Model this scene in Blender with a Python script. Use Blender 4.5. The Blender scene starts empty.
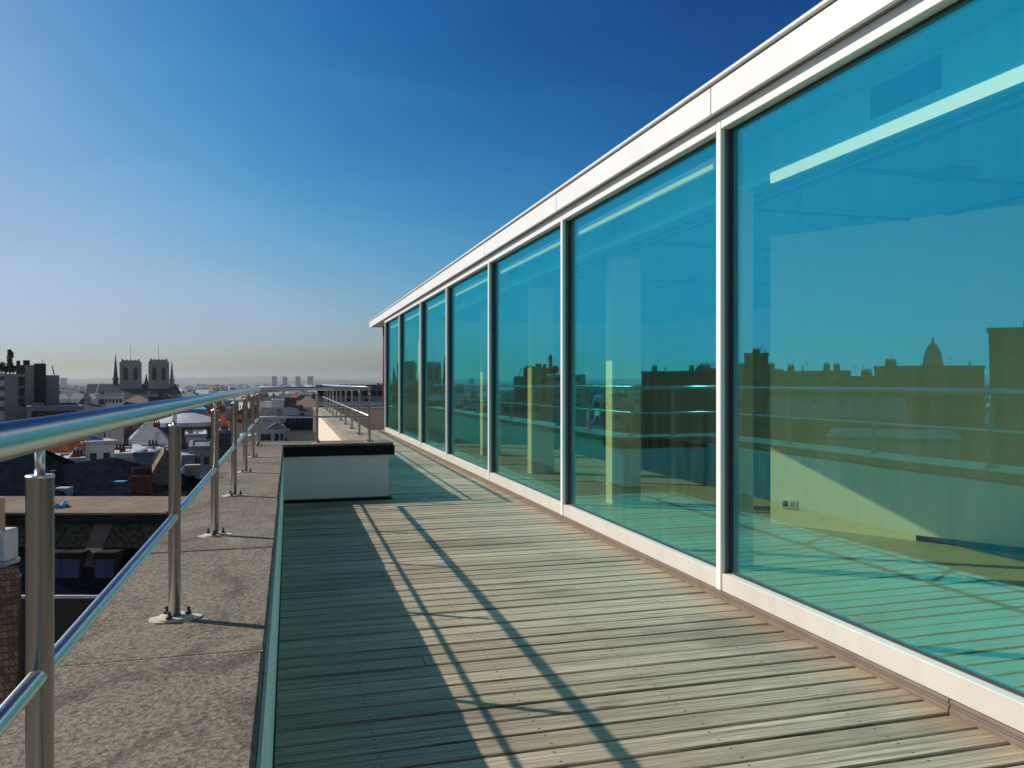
import bpy, bmesh, math, random
from mathutils import Vector, Matrix
R = math.radians
S = bpy.context.scene
COL = S.collection
rnd = random.Random(11)

# ------------------------------------------------------------------ camera, sky, sun, exposure
F_PX = 800.0                       # focal length in pixels (1024 wide)
EYE = 1.2                          # eye above the deck
YAW = R(15.58)                     # camera turned right of the railing's direction
HOR = 382.5
CY, SY = math.cos(YAW), math.sin(YAW)
cam_d = bpy.data.cameras.new('camera'); cam = bpy.data.objects.new('camera', cam_d); COL.objects.link(cam)
cam_d.sensor_width = 36; cam_d.lens = 36*F_PX/1024; cam_d.clip_start = 0.05; cam_d.clip_end = 20000
cam_d.shift_y = -(384-HOR)/1024
cam.location = (0, 0, EYE); cam.rotation_euler = (R(90), 0, -YAW)
S.camera = cam

SUN_DIR = Vector((-1.165, 0.70, 1.0)).normalized()      # towards the sun
SUN_EL = math.asin(SUN_DIR.z); SUN_AZ = math.atan2(SUN_DIR.x, SUN_DIR.y)
world = bpy.data.worlds.new('World'); S.world = world; world.use_nodes = True
wn = world.node_tree; bg = wn.nodes['Background']
sky = wn.nodes.new('ShaderNodeTexSky'); sky.sky_type = 'NISHITA'; sky.sun_disc = False
sky.sun_elevation = SUN_EL; sky.sun_rotation = SUN_AZ
sky.altitude = 0; sky.air_density = 1.0; sky.dust_density = 1.5; sky.ozone_density = 10.0
# the sky's own deep, polarised colour: a per-channel response of the Nishita radiance
def wmath(op, a, v):
    x = wn.nodes.new('ShaderNodeMath'); x.operation = op
    for i, q in enumerate((a, v)):
        if isinstance(q, (int, float)): x.inputs[i].default_value = q
        else: wn.links.new(q, x.inputs[i])
    return x.outputs[0]
sp = wn.nodes.new('ShaderNodeSeparateColor'); cb = wn.nodes.new('ShaderNodeCombineColor'); wn.links.new(sky.outputs[0], sp.inputs[0])
EXPO = .1366
tcw = wn.nodes.new('ShaderNodeTexCoord'); mpw = wn.nodes.new('ShaderNodeMapping'); wn.links.new(tcw.outputs['Generated'], mpw.inputs[0])
mpw.inputs['Scale'].default_value = (1.6, 1.1, 5.0)
nw = wn.nodes.new('ShaderNodeTexNoise'); wn.links.new(mpw.outputs[0], nw.inputs['Vector']); nw.inputs['Scale'].default_value = 1.7; nw.inputs['Detail'].default_value = 7; nw.inputs['Roughness'].default_value = .55; nw.inputs['Distortion'].default_value = .8
wisp = wmath('ADD', wmath('MULTIPLY', nw.outputs['Fac'], .22), .89)      # faint high wisps
ys = []
for i, (top, x0, gmm) in enumerate(((.44, .300, 4.2), (.595, .408, 3.2), (.68, .590, 3.0))):
    u = wmath('POWER', wmath('MULTIPLY', wmath('MULTIPLY', sp.outputs[i], wisp), EXPO/x0), gmm)
    ys.append(wmath('MULTIPLY', wmath('DIVIDE', u, wmath('ADD', u, 1.0)), top/EXPO))
wn.links.new(ys[0], cb.inputs[0]); wn.links.new(ys[1], cb.inputs[1])
wn.links.new(wmath('ADD', ys[2], wmath('MULTIPLY', ys[1], .24)), cb.inputs[2])
wn.links.new(cb.outputs[0], bg.inputs['Color'])
bg.inputs['Strength'].default_value = 0.10
sun_d = bpy.data.lights.new('sun', 'SUN'); sun = bpy.data.objects.new('sun', sun_d); COL.objects.link(sun)
sun_d.energy = 3.7; sun_d.angle = R(0.5); sun_d.color = (1.0, 0.92, 0.80)
sun.rotation_euler = SUN_DIR.to_track_quat('Z', 'Y').to_euler()
S.view_settings.view_transform = 'Standard'; S.view_settings.look = 'None'
S.view_settings.exposure = 0.52; S.view_settings.gamma = 1.0; S.view_settings.use_curve_mapping = False
S.cycles.max_bounces = 10; S.cycles.transparent_max_bounces = 24; S.cycles.volume_bounces = 1
S.cycles.glossy_bounces = 6; S.cycles.use_denoising = True

# ------------------------------------------------------------------ materials
def new_mat(name):
    m = bpy.data.materials.new(name); m.use_nodes = True
    n = m.node_tree; b = n.nodes['Principled BSDF']
    return m, n, b
def nd(n, t, **kw):
    x = n.nodes.new(t)
    for k, v in kw.items(): setattr(x, k, v)
    return x
def mth(n, op, a, b=None, c=None):
    x = n.nodes.new('ShaderNodeMath'); x.operation = op
    for i, v in enumerate((a, b, c)):
        if v is None: continue
        if isinstance(v, (int, float)): x.inputs[i].default_value = v
        else: n.links.new(v, x.inputs[i])
    return x.outputs[0]
def mixc(n, f, a, b, mode='MIX'):
    x = n.nodes.new('ShaderNodeMix'); x.data_type = 'RGBA'; x.blend_type = mode
    for s, v in ((0, f), (6, a), (7, b)):
        if isinstance(v, (int, float)): x.inputs[s].default_value = v
        elif isinstance(v, tuple): x.inputs[s].default_value = (*v[:3], 1)
        else: n.links.new(v, x.inputs[s])
    return x.outputs[2]
def noise(n, vec, scale, detail=4, rough=.55, dist=0):
    x = n.nodes.new('ShaderNodeTexNoise'); x.inputs['Scale'].default_value = scale
    x.inputs['Detail'].default_value = detail; x.inputs['Roughness'].default_value = rough
    x.inputs['Distortion'].default_value = dist
    if vec is not None: n.links.new(vec, x.inputs['Vector'])
    return x.outputs['Fac']
def ramp(n, f, lo, hi, a=0., b=1.):
    x = n.nodes.new('ShaderNodeMapRange'); n.links.new(f, x.inputs[0])
    for i, v in zip((1, 2, 3, 4), (lo, hi, a, b)): x.inputs[i].default_value = v
    return x.outputs[0]
def objco(n): return n.nodes.new('ShaderNodeTexCoord').outputs['Object']
def mapping(n, vec, scale, loc=(0, 0, 0)):
    x = n.nodes.new('ShaderNodeMapping'); n.links.new(vec, x.inputs[0])
    x.inputs['Scale'].default_value = scale; x.inputs['Location'].default_value = loc
    return x.outputs[0]
def bump(n, b, h, strength, dist):
    x = n.nodes.new('ShaderNodeBump'); x.inputs['Strength'].default_value = strength
    x.inputs['Distance'].default_value = dist
    n.links.new(h, x.inputs['Height']); n.links.new(x.outputs[0], b.inputs['Normal'])

def mat(name, col, rough=.7, metal=0., var=.25, scale=1.5, spec=.15):
    """painted / plastered / stone surface with blotchy wear"""
    m, n, b = new_mat(name)
    c = objco(n)
    f = noise(n, c, scale, 6, .62)
    g = noise(n, mapping(n, c, (1, 1, .15)), scale*3, 4)
    k = mth(n, 'ADD', mth(n, 'MULTIPLY', f, .65), mth(n, 'MULTIPLY', g, .35))
    k = ramp(n, k, .3, .7)
    lo = tuple(v*(1-var) for v in col); hi = tuple(min(1, v*(1+var*.6)) for v in col)
    n.links.new(mixc(n, k, lo, hi), b.inputs['Base Color'])
    b.inputs['Roughness'].default_value = rough; b.inputs['Metallic'].default_value = metal
    b.inputs['Specular IOR Level'].default_value = spec
    return m

def mat_tiles(name, col, sx, sz, var=.45, rough=.7):
    """roof tiles / slates: courses and staggered joints from object coordinates"""
    m, n, b = new_mat(name)
    br = n.nodes.new('ShaderNodeTexBrick'); br.offset = .5
    gc = n.nodes.new('ShaderNodeTexCoord').outputs['Object']
    sep = n.nodes.new('ShaderNodeSeparateXYZ'); n.links.new(gc, sep.inputs[0])
    cmb = n.nodes.new('ShaderNodeCombineXYZ')
    n.links.new(mth(n, 'ADD', sep.outputs[0], mth(n, 'MULTIPLY', sep.outputs[1], .31)), cmb.inputs[0])
    n.links.new(sep.outputs[2], cmb.inputs[1])
    n.links.new(cmb.outputs[0], br.inputs['Vector'])
    br.inputs['Scale'].default_value = 1.0; br.inputs['Brick Width'].default_value = sx; br.inputs['Row Height'].default_value = sz
    br.inputs['Mortar Size'].default_value = min(sx, sz)*.09; br.inputs['Mortar Smooth'].default_value = .3
    br.inputs['Color1'].default_value = (*[v*(1-var) for v in col], 1); br.inputs['Color2'].default_value = (*[min(1, v*(1+var)) for v in col], 1)
    br.inputs['Mortar'].default_value = (*[v*.25 for v in col], 1)
    f = noise(n, gc, .9, 5)
    n.links.new(mixc(n, ramp(n, f, .3, .7, 0, .5), br.outputs[0], tuple(v*.6 for v in col)), b.inputs['Base Color'])
    b.inputs['Roughness'].default_value = rough; b.inputs['Specular IOR Level'].default_value = .0
    bump(n, b, br.outputs['Fac'], .6, -.02)
    return m

P_BOARD = 0.1247
def mat_deck():
    m, n, b = new_mat('weathered_decking')
    c = objco(n); sep = n.nodes.new('ShaderNodeSeparateXYZ'); n.links.new(c, sep.inputs[0])
    X, Y = sep.outputs[0], sep.outputs[1]
    idx = mth(n, 'FLOOR', mth(n, 'DIVIDE', Y, P_BOARD))
    wnz = n.nodes.new('ShaderNodeTexWhiteNoise'); wnz.noise_dimensions = '1D'; n.links.new(idx, wnz.inputs['W'])
    rv, rc = wnz.outputs['Value'], wnz.outputs['Color']
    cmb = n.nodes.new('ShaderNodeCombineXYZ')
    n.links.new(mth(n, 'ADD', X, mth(n, 'MULTIPLY', rv, 37.)), cmb.inputs[0]); n.links.new(Y, cmb.inputs[1])
    v = cmb.outputs[0]
    g1 = noise(n, mapping(n, v, (.9, 34, 1)), 1.6, 6, .6, .9)
    g2 = noise(n, mapping(n, v, (2.2, 110, 1)), 2.0, 5, .65, .3)
    blot = noise(n, mapping(n, v, (1.5, 4, 1)), 1.3, 5, .6)
    big = noise(n, mapping(n, c, (.7, 1.1, 1)), .9, 4, .6, .4)
    base = mixc(n, ramp(n, rv, .05, .95), (0.36, 0.275, 0.180), (0.62, 0.49, 0.345))
    base = mixc(n, ramp(n, g1, .42, .66, 0, .85), mixc(n, .5, base, (0.099, 0.071, 0.044)), base)
    base = mixc(n, ramp(n, g2, .45, .75, 0, .55), base, (0.70, 0.575, 0.42))
    base = mixc(n, ramp(n, g2, .30, .45, .8, 0), base, (0.107, 0.075, 0.047))
    base = mixc(n, ramp(n, blot, .5, .75, 0, .6), base, (0.40, 0.325, 0.205))
    base = mixc(n, ramp(n, big, .53, .70, 0, .7), base, (0.094, 0.063, 0.039))
    # knots
    vo = n.nodes.new('ShaderNodeTexVoronoi'); n.links.new(mapping(n, v, (1.7, 9, 1)), vo.inputs['Vector']); vo.inputs['Scale'].default_value = 1.0
    kn = ramp(n, vo.outputs['Distance'], .05, .13, .75, 0)
    streak = noise(n, mapping(n, v, (.55, 62, 1)), 1.1, 7, .72, .5)
    base = mixc(n, ramp(n, streak, .50, .62, 0, .88), base, (0.087, 0.068, 0.045))
    base = mixc(n, ramp(n, mth(n, 'FRACT', mth(n, 'MULTIPLY', rv, 7.3)), .6, 1, 0, .45), base, mixc(n, .5, base, (0.356, 0.347, 0.194)))
    base = mixc(n, kn, base, (0.082, 0.047, 0.023))
    # boards stained red-brown where they end at the facade
    endf = ramp(n, mth(n, 'ADD', X, mth(n, 'MULTIPLY', blot, .45)), 2.25, 2.62, 0, .28)
    base = mixc(n, endf, base, (0.445, 0.204, 0.098))
    # screw heads, two per board over each joist
    fx = mth(n, 'SUBTRACT', mth(n, 'MULTIPLY', mth(n, 'FRACT', mth(n, 'DIVIDE', mth(n, 'ADD', X, mth(n, 'MULTIPLY', rv, .012)), .56)), .56), .28)
    fy = mth(n, 'SUBTRACT', mth(n, 'ABSOLUTE', mth(n, 'SUBTRACT', mth(n, 'FRACT', mth(n, 'DIVIDE', Y, P_BOARD)), .5)), .26)
    fy = mth(n, 'MULTIPLY', fy, P_BOARD)
    dd = mth(n, 'SQRT', mth(n, 'ADD', mth(n, 'MULTIPLY', fx, fx), mth(n, 'MULTIPLY', fy, fy)))
    scr = ramp(n, dd, .0042, .0062, .9, 0)
    base = mixc(n, scr, base, (0.028, 0.020, 0.014))
    n.links.new(base, b.inputs['Base Color'])
    n.links.new(ramp(n, g1, .3, .7, .62, .5), b.inputs['Roughness'])
    b.inputs['Specular IOR Level'].default_value = .35
    bump(n, b, mth(n, 'ADD', g2, mth(n, 'MULTIPLY', g1, .8)), .55, .004)
    return m

def mat_concrete(name='rough_concrete', tone=1.0):
    m, n, b = new_mat(name)
    c = objco(n)
    big = noise(n, c, 1.7, 5, .6, .3); mid = noise(n, c, 13, 5, .65); fine = noise(n, c, 120, 3, .7)
    vo = n.nodes.new('ShaderNodeTexVoronoi'); n.links.new(c, vo.inputs['Vector']); vo.inputs['Scale'].default_value = 95
    vr = n.nodes.new('ShaderNodeTexVoronoi'); n.links.new(c, vr.inputs['Vector']); vr.inputs['Scale'].default_value = 17
    t = tone
    base = mixc(n, ramp(n, big, .33, .66), (.185*t, .142*t, .105*t), (.315*t, .265*t, .205*t))
    base = mixc(n, ramp(n, mid, .4, .68, 0, .6), base, (.13*t, .105*t, .08*t))
    base = mixc(n, ramp(n, fine, .5, .72, 0, .75), base, (.47*t, .42*t, .34*t))
    base = mixc(n, ramp(n, fine, .28, .44, .7, 0), base, (.07*t, .055*t, .042*t))
    base = mixc(n, ramp(n, vo.outputs['Distance'], .12, .5, .35, 0), base, (.42*t, .37*t, .30*t))
    cs = noise(n, c, 70, 4, .7)
    base = mixc(n, ramp(n, cs, .50, .66, 0, .75), base, (.42*t, .375*t, .31*t))
    base = mixc(n, ramp(n, cs, .34, .47, .8, 0), base, (.085*t, .068*t, .053*t))
    st = noise(n, mapping(n, c, (1.3, .8, 1)), 2.3, 7, .68, 1.2)
    base = mixc(n, ramp(n, st, .50, .64, 0, .62), base, (.075*t, .060*t, .048*t))
    base = mixc(n, ramp(n, st, .30, .42, .45, 0), base, (.40*t, .37*t, .31*t))
    pit = ramp(n, vr.outputs['Distance'], .05, .12, 1, 0)
    base = mixc(n, mth(n, 'MULTIPLY', pit, ramp(n, mid, .5, .6)), base, (.035, .028, .022))
    n.links.new(base, b.inputs['Base Color']); b.inputs['Roughness'].default_value = .9
    b.inputs['Specular IOR Level'].default_value = .2
    bump(n, b, mth(n, 'ADD', fine, mth(n, 'MULTIPLY', mid, .8)), .8, .006)
    return m

def mat_glass():
    """coated solar glass: blue mirror outside, green tinted see-through"""
    m = bpy.data.materials.new('solar_glass'); m.use_nodes = True; n = m.node_tree
    n.nodes.clear()
    out = n.nodes.new('ShaderNodeOutputMaterial')
    gl = n.nodes.new('ShaderNodeBsdfGlossy'); gl.inputs['Roughness'].default_value = 0.0
    tr = n.nodes.new('ShaderNodeBsdfTransparent')
    lw = n.nodes.new('ShaderNodeLayerWeight'); f = lw.outputs['Facing']
    n.links.new(mixc(n, f, (.0, .105, .200), (.035, .41, .52)), gl.inputs['Color'])
    n.links.new(mixc(n, f, (.80, .91, .75), (.54, .50, .34)), tr.inputs['Color'])
    mx = n.nodes.new('ShaderNodeAddShader')
    n.links.new(gl.outputs[0], mx.inputs[0]); n.links.new(tr.outputs[0], mx.inputs[1])
    c = objco(n); wv = noise(n, mapping(n, c, (1, .7, .5)), 1.3, 2, .4)
    bp = n.nodes.new('ShaderNodeBump'); bp.inputs['Strength'].default_value = .35; bp.inputs['Distance'].default_value = .004; n.links.new(wv, bp.inputs['Height']); n.links.new(bp.outputs[0], gl.inputs['Normal'])
    sep = n.nodes.new('ShaderNodeSeparateXYZ'); n.links.new(c, sep.inputs[0])
    dirt = mth(n, 'MULTIPLY', ramp(n, noise(n, mapping(n, c, (1, 5, .6)), 3, 6, .7), .4, .75), ramp(n, sep.outputs[2], .1, 1.5, .05, .008))
    df = n.nodes.new('ShaderNodeBsdfDiffuse'); df.inputs['Color'].default_value = (.55, .53, .48, 1)
    m2 = n.nodes.new('ShaderNodeMixShader'); n.links.new(dirt, m2.inputs[0]); n.links.new(mx.outputs[0], m2.inputs[1]); n.links.new(df.outputs[0], m2.inputs[2])
    n.links.new(m2.outputs[0], out.inputs[0])
    return m

def mat_steel():
    m, n, b = new_mat('brushed_steel')
    c = objco(n)
    f = noise(n, mapping(n, c, (1, 1, 1)), 9, 4)
    b.inputs['Metallic'].default_value = 1.0
    n.links.new(mixc(n, f, (.66, .65, .63), (.67, .66, .64)), b.inputs['Base Color'])
    b.inputs['Roughness'].default_value = .31
    return m
def mat_emit(name, col, e):
    m, n, b = new_mat(name)
    b.inputs['Base Color'].default_value = (.8, .8, .8, 1)
    b.inputs['Emission Color'].default_value = (*col, 1); b.inputs['Emission Strength'].default_value = e
    return m

M = dict(
    deck=mat_deck(), concrete=mat_concrete(tone=.70), concrete_pale=mat_concrete('weathered_parapet_concrete', 1.25), glass=mat_glass(), steel=mat_steel(),
    black=mat('black_bitumen', (.012, .012, .012), .8), dark=mat('dark_void', (.015, .014, .014), .9),
    plaster=mat('teal_grey_plaster', (.74, .78, .70), .8, var=.12, scale=3), white_plaster=mat('white_plaster', (.74, .73, .69), .8, var=.08, scale=2),
    cream=mat('cream_plaster', (.74, .62, .48), .85, var=.08), beige=mat('beige_render', (.50, .42, .32), .85, var=.12),
    frame_grey=mat('grey_frame', (.17, .17, .165), .45, var=.1), sill=mat('stained_sill', (.60, .56, .50), .4, var=.10, scale=4), bulk=mat('bulkhead_paint', (.16, .72, .85), .8, var=.04), white=mat('white_powder_coat', (.80, .78, .75), .35, var=.09, spec=.5), grey_metal=mat('grey_soffit', (.30, .28, .26), .5, var=.1),
    gasket=mat('dark_gasket', (.05, .055, .055), .5), track=mat('brown_track', (.22, .17, .125), .5, var=.25, scale=5),
    int_wall=mat('white_interior_paint', (.86, .85, .78), .8, var=.04), int_floor=mat('pale_linoleum', (.36, .37, .33), .4, var=.06),
    int_dark=mat('dark_interior', (.05, .075, .08), .8, var=.2), ceil=mat('ceiling_tile', (.05, .24, .32), .9, var=.05), vent=mat('blue_grey_vent', (.012, .02, .04), .5),
    lamp=mat_emit('lit_strip', (.86, 1.0, .95), .55), skirting=mat('dark_skirting', (.03, .03, .03), .6),
    mortar=mat('pale_mortar', (.52, .46, .38), .9, var=.25, scale=20), red=mat('dull_red_paint', (.36, .10, .09), .6),
    slate=mat_tiles('blue_black_slate', (.008, .012, .024), .30, .12, .5, .85), slate_grey=mat_tiles('grey_slate', (.12, .125, .14), .5, .22, .35),
    tile_red=mat_tiles('red_roof_tile', (.26, .085, .045), .28, .2, .4), tile_brown=mat_tiles('brown_roof_tile', (.085, .06, .045), .11, .11, .45),
    tile_tan=mat_tiles('tan_roof_tile', (.24, .19, .12), .25, .16, .4), mossy=mat_tiles('mossy_tile', (.11, .10, .055), .13, .08, .7),
    zinc=mat('zinc_sheet', (.20, .21, .23), .5, var=.25, scale=.8), zinc_pale=mat('pale_zinc', (.46, .47, .48), .5, var=.2, scale=.8),
    zinc_dark=mat('dark_zinc', (.06, .07, .085), .5, var=.3, scale=.8), green_copper=mat('dark_green_lead', (.020, .045, .060), .95, var=.2),
    felt=mat('brown_roofing_felt', (.21, .155, .115), .9, var=.4, scale=.9), brick=mat_tiles('red_brick', (.27, .085, .055), .22, .07, .35, .9),
    stone=mat('grey_stone', (.30, .29, .28), .9, var=.3, scale=.3), stone_dark=mat('dark_stone', (.38, .30, .24), .9, var=.3, scale=.3),
    w1=mat('white_render', (.76, .72, .64), .85, var=.2, scale=.4), w2=mat('grey_render', (.34, .32, .30), .85, var=.2, scale=.4),
    w3=mat('tan_render', (.46, .38, .28), .85, var=.2, scale=.4), w4=mat('brown_brick_wall', (.17, .12, .09), .9, var=.3, scale=.5),
    w5=mat('dark_grey_wall', (.055, .053, .05), .9, var=.3, scale=.3), cream_wall=mat('cream_cladding', (.68, .60, .46), .8, var=.1, scale=.4),
    win=mat('window_glass', (.015, .018, .022), .2, var=.2, spec=.2), skyl=mat('skylight_glass', (.015, .035, .13), .1, spec=.25),
    tarp=mat('blue_tarp', (.10, .36, .50), .6), unit=mat('white_metal_unit', (.55, .58, .60), .5), leaf=mat('dark_leaf', (.035, .05, .025), .8, var=.4), bark=mat('bark', (.06, .045, .03), .9),
    pot=mat('clay_pot', (.06, .035, .03), .9),
)
gm, gn, gb = new_mat('city_ground'); gb.inputs['Roughness'].default_value = .95
gc = objco(gn)
gn.links.new(mixc(gn, ramp(gn, noise(gn, gc, .012, 8, .7), .4, .6), (.06, .06, .055), (.13, .115, .095)), gb.inputs['Base Color'])
hm, hn, hb = new_mat('wooded_hill'); hb.inputs['Roughness'].default_value = 1
hn.links.new(mixc(hn, ramp(hn, noise(hn, objco(hn), .01, 6, .7), .35, .65), (.04, .055, .035), (.10, .10, .075)), hb.inputs['Base Color'])

# ------------------------------------------------------------------ mesh helpers
class MB:
    def __init__(s): s.b = bmesh.new()
    def box(s, x0, x1, y0, y1, z0, z1, mx=None):
        v = [Vector((x, y, z)) for x in (x0, x1) for y in (y0, y1) for z in (z0, z1)]
        if mx is not None: v = [mx @ p for p in v]
        v = [s.b.verts.new(p) for p in v]
        for f in ((0, 1, 3, 2), (4, 6, 7, 5), (0, 4, 5, 1), (2, 3, 7, 6), (0, 2, 6, 4), (1, 5, 7, 3)): s.b.faces.new([v[i] for i in f])
        return s
    def poly(s, pts, faces):
        v = [s.b.verts.new(p) for p in pts]
        for f in faces:
            try: s.b.faces.new([v[i] for i in f])
            except ValueError: pass
        return s
    def tube(s, a, b_, r, n=20, r2=None, caps=True, ma=None, mb=None):
        """ma, mb: optional mitre plane normals at the ends"""
        a, b_ = Vector(a), Vector(b_); d = (b_-a).normalized(); r2 = r if r2 is None else r2
        up = Vector((0, 0, 1)) if abs(d.z) < .9 else Vector((1, 0, 0))
        u = d.cross(up).normalized(); w = u.cross(d)
        A, B = [], []
        for i in range(n):
            t = 2*math.pi*i/n; o = u*math.cos(t)+w*math.sin(t)
            pa, pb = a+o*r, b_+o*r2
            if ma is not None: pa = pa - d*((pa-a).dot(ma)/d.dot(ma))
            if mb is not None: pb = pb - d*((pb-b_).dot(mb)/d.dot(mb))
            A.append(s.b.verts.new(pa)); B.append(s.b.verts.new(pb))
        for i in range(n):
            f = s.b.faces.new((A[i], A[(i+1) % n], B[(i+1) % n], B[i])); f.smooth = True
        if caps: s.b.faces.new(A[::-1]); s.b.faces.new(B)
        return s
    def lathe(s, prof, n=24, c=(0, 0)):
        rings = []
        for r, z in prof:
            rings.append([s.b.verts.new((c[0]+r*math.cos(2*math.pi*i/n), c[1]+r*math.sin(2*math.pi*i/n), z)) for i in range(n)])
        for p, q in zip(rings, rings[1:]):
            for i in range(n):
                f = s.b.faces.new((p[i], p[(i+1) % n], q[(i+1) % n], q[i])); f.smooth = True
        s.b.faces.new(rings[0][::-1]); s.b.faces.new(rings[-1])
        return s
    def prism(s, pts, z0, z1):
        n = len(pts)
        a = [s.b.verts.new((*p, z0)) for p in pts]; b_ = [s.b.verts.new((*p, z1)) for p in pts]
        for i in range(n): s.b.faces.new((a[i], a[(i+1) % n], b_[(i+1) % n], b_[i]))
        s.b.faces.new(a[::-1]); s.b.faces.new(b_)
        return s
    def bevel(s, w, seg=1):
        bmesh.ops.bevel(s.b, geom=s.b.edges[:], offset=w, segments=seg, affect='EDGES', profile=.7); return s
    def build(s, name, m, parent=None, loc=(0, 0, 0), label=None):
        bmesh.ops.recalc_face_normals(s.b, faces=s.b.faces[:])
        me = bpy.data.meshes.new(name); s.b.to_mesh(me); s.b.free()
        me.materials.append(m if not isinstance(m, str) else M[m])
        o = bpy.data.objects.new(name, me); COL.objects.link(o); o.location = loc
        if parent is not None: o.parent = parent
        if label: o['label'] = label
        return o
def tag(o, label=None, cat=None, group=None, kind=None):
    for k, v in (('label', label), ('category', cat), ('group', group), ('kind', kind)):
        if v: o[k] = v
    return o
def thing(name, label, cat, loc=(0, 0, 0), rz=0., group=None):
    o = bpy.data.objects.new(name, None); COL.objects.link(o); o.location = loc; o.rotation_euler = (0, 0, rz)
    o.empty_display_size = .2
    return tag(o, label, cat, group)
def copy_tree(o, parent=None):
    c = o.copy(); COL.objects.link(c)
    if parent is not None: c.parent = parent
    for ch in list(o.children): copy_tree(ch, c)
    return c

def W(px, d):                       # a pixel column at camera depth d -> ground point
    t = (px-512)/F_PX
    return Vector((d*(t*CY+SY), d*(CY-t*SY), 0))
def H(py, d): return EYE-(py-HOR)*d/F_PX       # height of a pixel row at depth d

GZ = -24.0
# ------------------------------------------------------------------ ground, hills
g = MB()
ring = [(7000*math.cos(2*math.pi*i/64), 7000*math.sin(2*math.pi*i/64), GZ) for i in range(64)]
g.poly(ring, [list(range(64))])
tag(g.build('city_ground', gm), kind='structure')
def ridge(name, dist, h0, h1, seed, az0, az1, n=160):
    q = random.Random(seed); ph = [q.uniform(0, 6.28) for _ in range(6)]
    b = MB(); pts = []
    for i in range(n+1):
        az = az0+(az1-az0)*i/n
        f = .5+.5*sum(math.sin(az*w+p)/k for w, p, k in zip((9, 17, 31, 57, 110, 210), ph, (2.2, 3, 4, 6, 9, 13)))
        f = max(.05, min(1.2, f))
        top = h0+(h1-h0)*f
        s, c = math.sin(az), math.cos(az)
        for dd, z in ((-700, GZ-2), (-350, GZ+(top-GZ)*.6), (0, top), (600, GZ-2)):
            pts.append((s*(dist+dd), c*(dist+dd), z))
    fs = [(4*i+k, 4*i+k+1, 4*i+k+5, 4*i+k+4) for i in range(n) for k in range(3)]
    b.poly(pts, fs)
    o = b.build(name, hm); tag(o, kind='structure')
    for p in o.data.polygons: p.use_smooth = True
ridge('far_hills', 5600, 10, 46, 3, R(-75), R(25))
ridge('near_hills', 3300, -12, 12, 8, R(-75), R(25))

# ------------------------------------------------------------------ terrace: slab, deck
t = MB(); t.box(-.50, 9.5, -4, 21.3, -.6, -.32); tag(t.build('terrace_slab', M['concrete']), kind='structure')
t = MB(); t.box(-.045, 2.42, -4, 21, -.32, -.06); tag(t.build('terrace_substructure', M['black']), kind='structure')
WX0, WSL = 2.335, math.tan(R(.478))
def wallx(y): return WX0-WSL*y
d = MB(); rb = random.Random(5)
i0 = int(-3.0/P_BOARD); i1 = int(20.85/P_BOARD)
for i in range(i0, i1):
    y0, y1 = i*P_BOARD+rb.uniform(.0058, .0088), (i+1)*P_BOARD-rb.uniform(.0058, .0088)
    xl = -.044 if y1 < 8.33 else 1.035
    if y0 < 8.36 < y1+.15 and xl < 0: y1 = min(y1, 8.335)
    xr = wallx(y0)-.004
    dz = rb.uniform(-.0018, .0018); dz2 = dz+rb.uniform(-.001, .001)
    yj0, yj1 = y0+rb.uniform(-.001, .0012), y1+rb.uniform(-.0012, .001)
    bw = .004
    xc = [xl, xr]
    if rb.random() < .4: xc = [xl, rb.choice([.56, 1.12, 1.68])+.0, xr] if xl < .3 else [xl, 1.68, xr]
    for xl_, xr_ in zip(xc, xc[1:]):
        e0, e1 = (.0 if xl_ == xl else .0018), (.0 if xr_ == xr else .0018)
        f_ = lambda q_, a_, b_: a_+(b_-a_)*(q_-xl)/(xr-xl)
        X0, X1 = xl_+e0, xr_-e1; h0, h1 = f_(X0, dz, dz2)+rb.uniform(-.0008, .0008), f_(X1, dz, dz2)
        a0, a1, c0, c1 = f_(X0, y0, yj0), f_(X1, y0, yj0), f_(X0, y1, yj1), f_(X1, y1, yj1)
        pts = [(X0, a0, -.028), (X1, a1, -.028), (X1, c1, -.028), (X0, c0, -.028),
               (X0, a0, h0-bw), (X1, a1, h1-bw), (X1, c1, h1-bw), (X0, c0, h0-bw),
               (X0, a0+bw, h0), (X1, a1+bw, h1), (X1, c1-bw, h1), (X0, c0-bw, h0)]
        d.poly(pts, [(0, 3, 2, 1), (0, 1, 5, 4), (2, 3, 7, 6), (1, 2, 6, 5), (3, 0, 4, 7), (4, 5, 9, 8), (6, 7, 11, 10), (5, 6, 10, 9), (7, 4, 8, 11), (8, 9, 10, 11)])
tag(d.build('wooden_deck', M['deck']), kind='structure')

# ------------------------------------------------------------------ parapets
LZ = .57                                    # top of the ledge
def joint_mortar(b, x0, x1, y0, y1, z): b.box(x0, x1, y0, y1, z-.03, z)
def coping(b, x0, x1, y0, y1, joints, axis, z0, z1):
    g_ = .004; cuts = [(y0 if axis == 'y' else x0)]+joints+[(y1 if axis == 'y' else x1)]
    for a, c in zip(cuts, cuts[1:]):
        dz = rb.uniform(-.0015, .0015)
        if axis == 'y': b.box(x0+rb.uniform(-.002, .002), x1+rb.uniform(-.003, .003), a+g_/2, c-g_/2, z0, z1+dz)
        else: b.box(a+g_/2, c-g_/2, y0, y1, z0, z1+dz)
par = thing('parapet', 'wide rough concrete ledge along the deck, turning at the white upstand', 'parapet', (0, 0, 0))
b = MB(); b.box(-.47, -.05, -4, 8.37, -.32, .494); b.build('wall', 'plaster', par, label='narrow teal plastered inner face')
b = MB(); coping(b, -.52, -.056, -4, 8.37, [-2.9, -1.68, -.46, .76, 1.98, 3.2, 4.42, 5.64, 6.86, 8.08], 'y', .51, LZ)
b.bevel(.005); b.build('coping', 'concrete', par)
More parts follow.
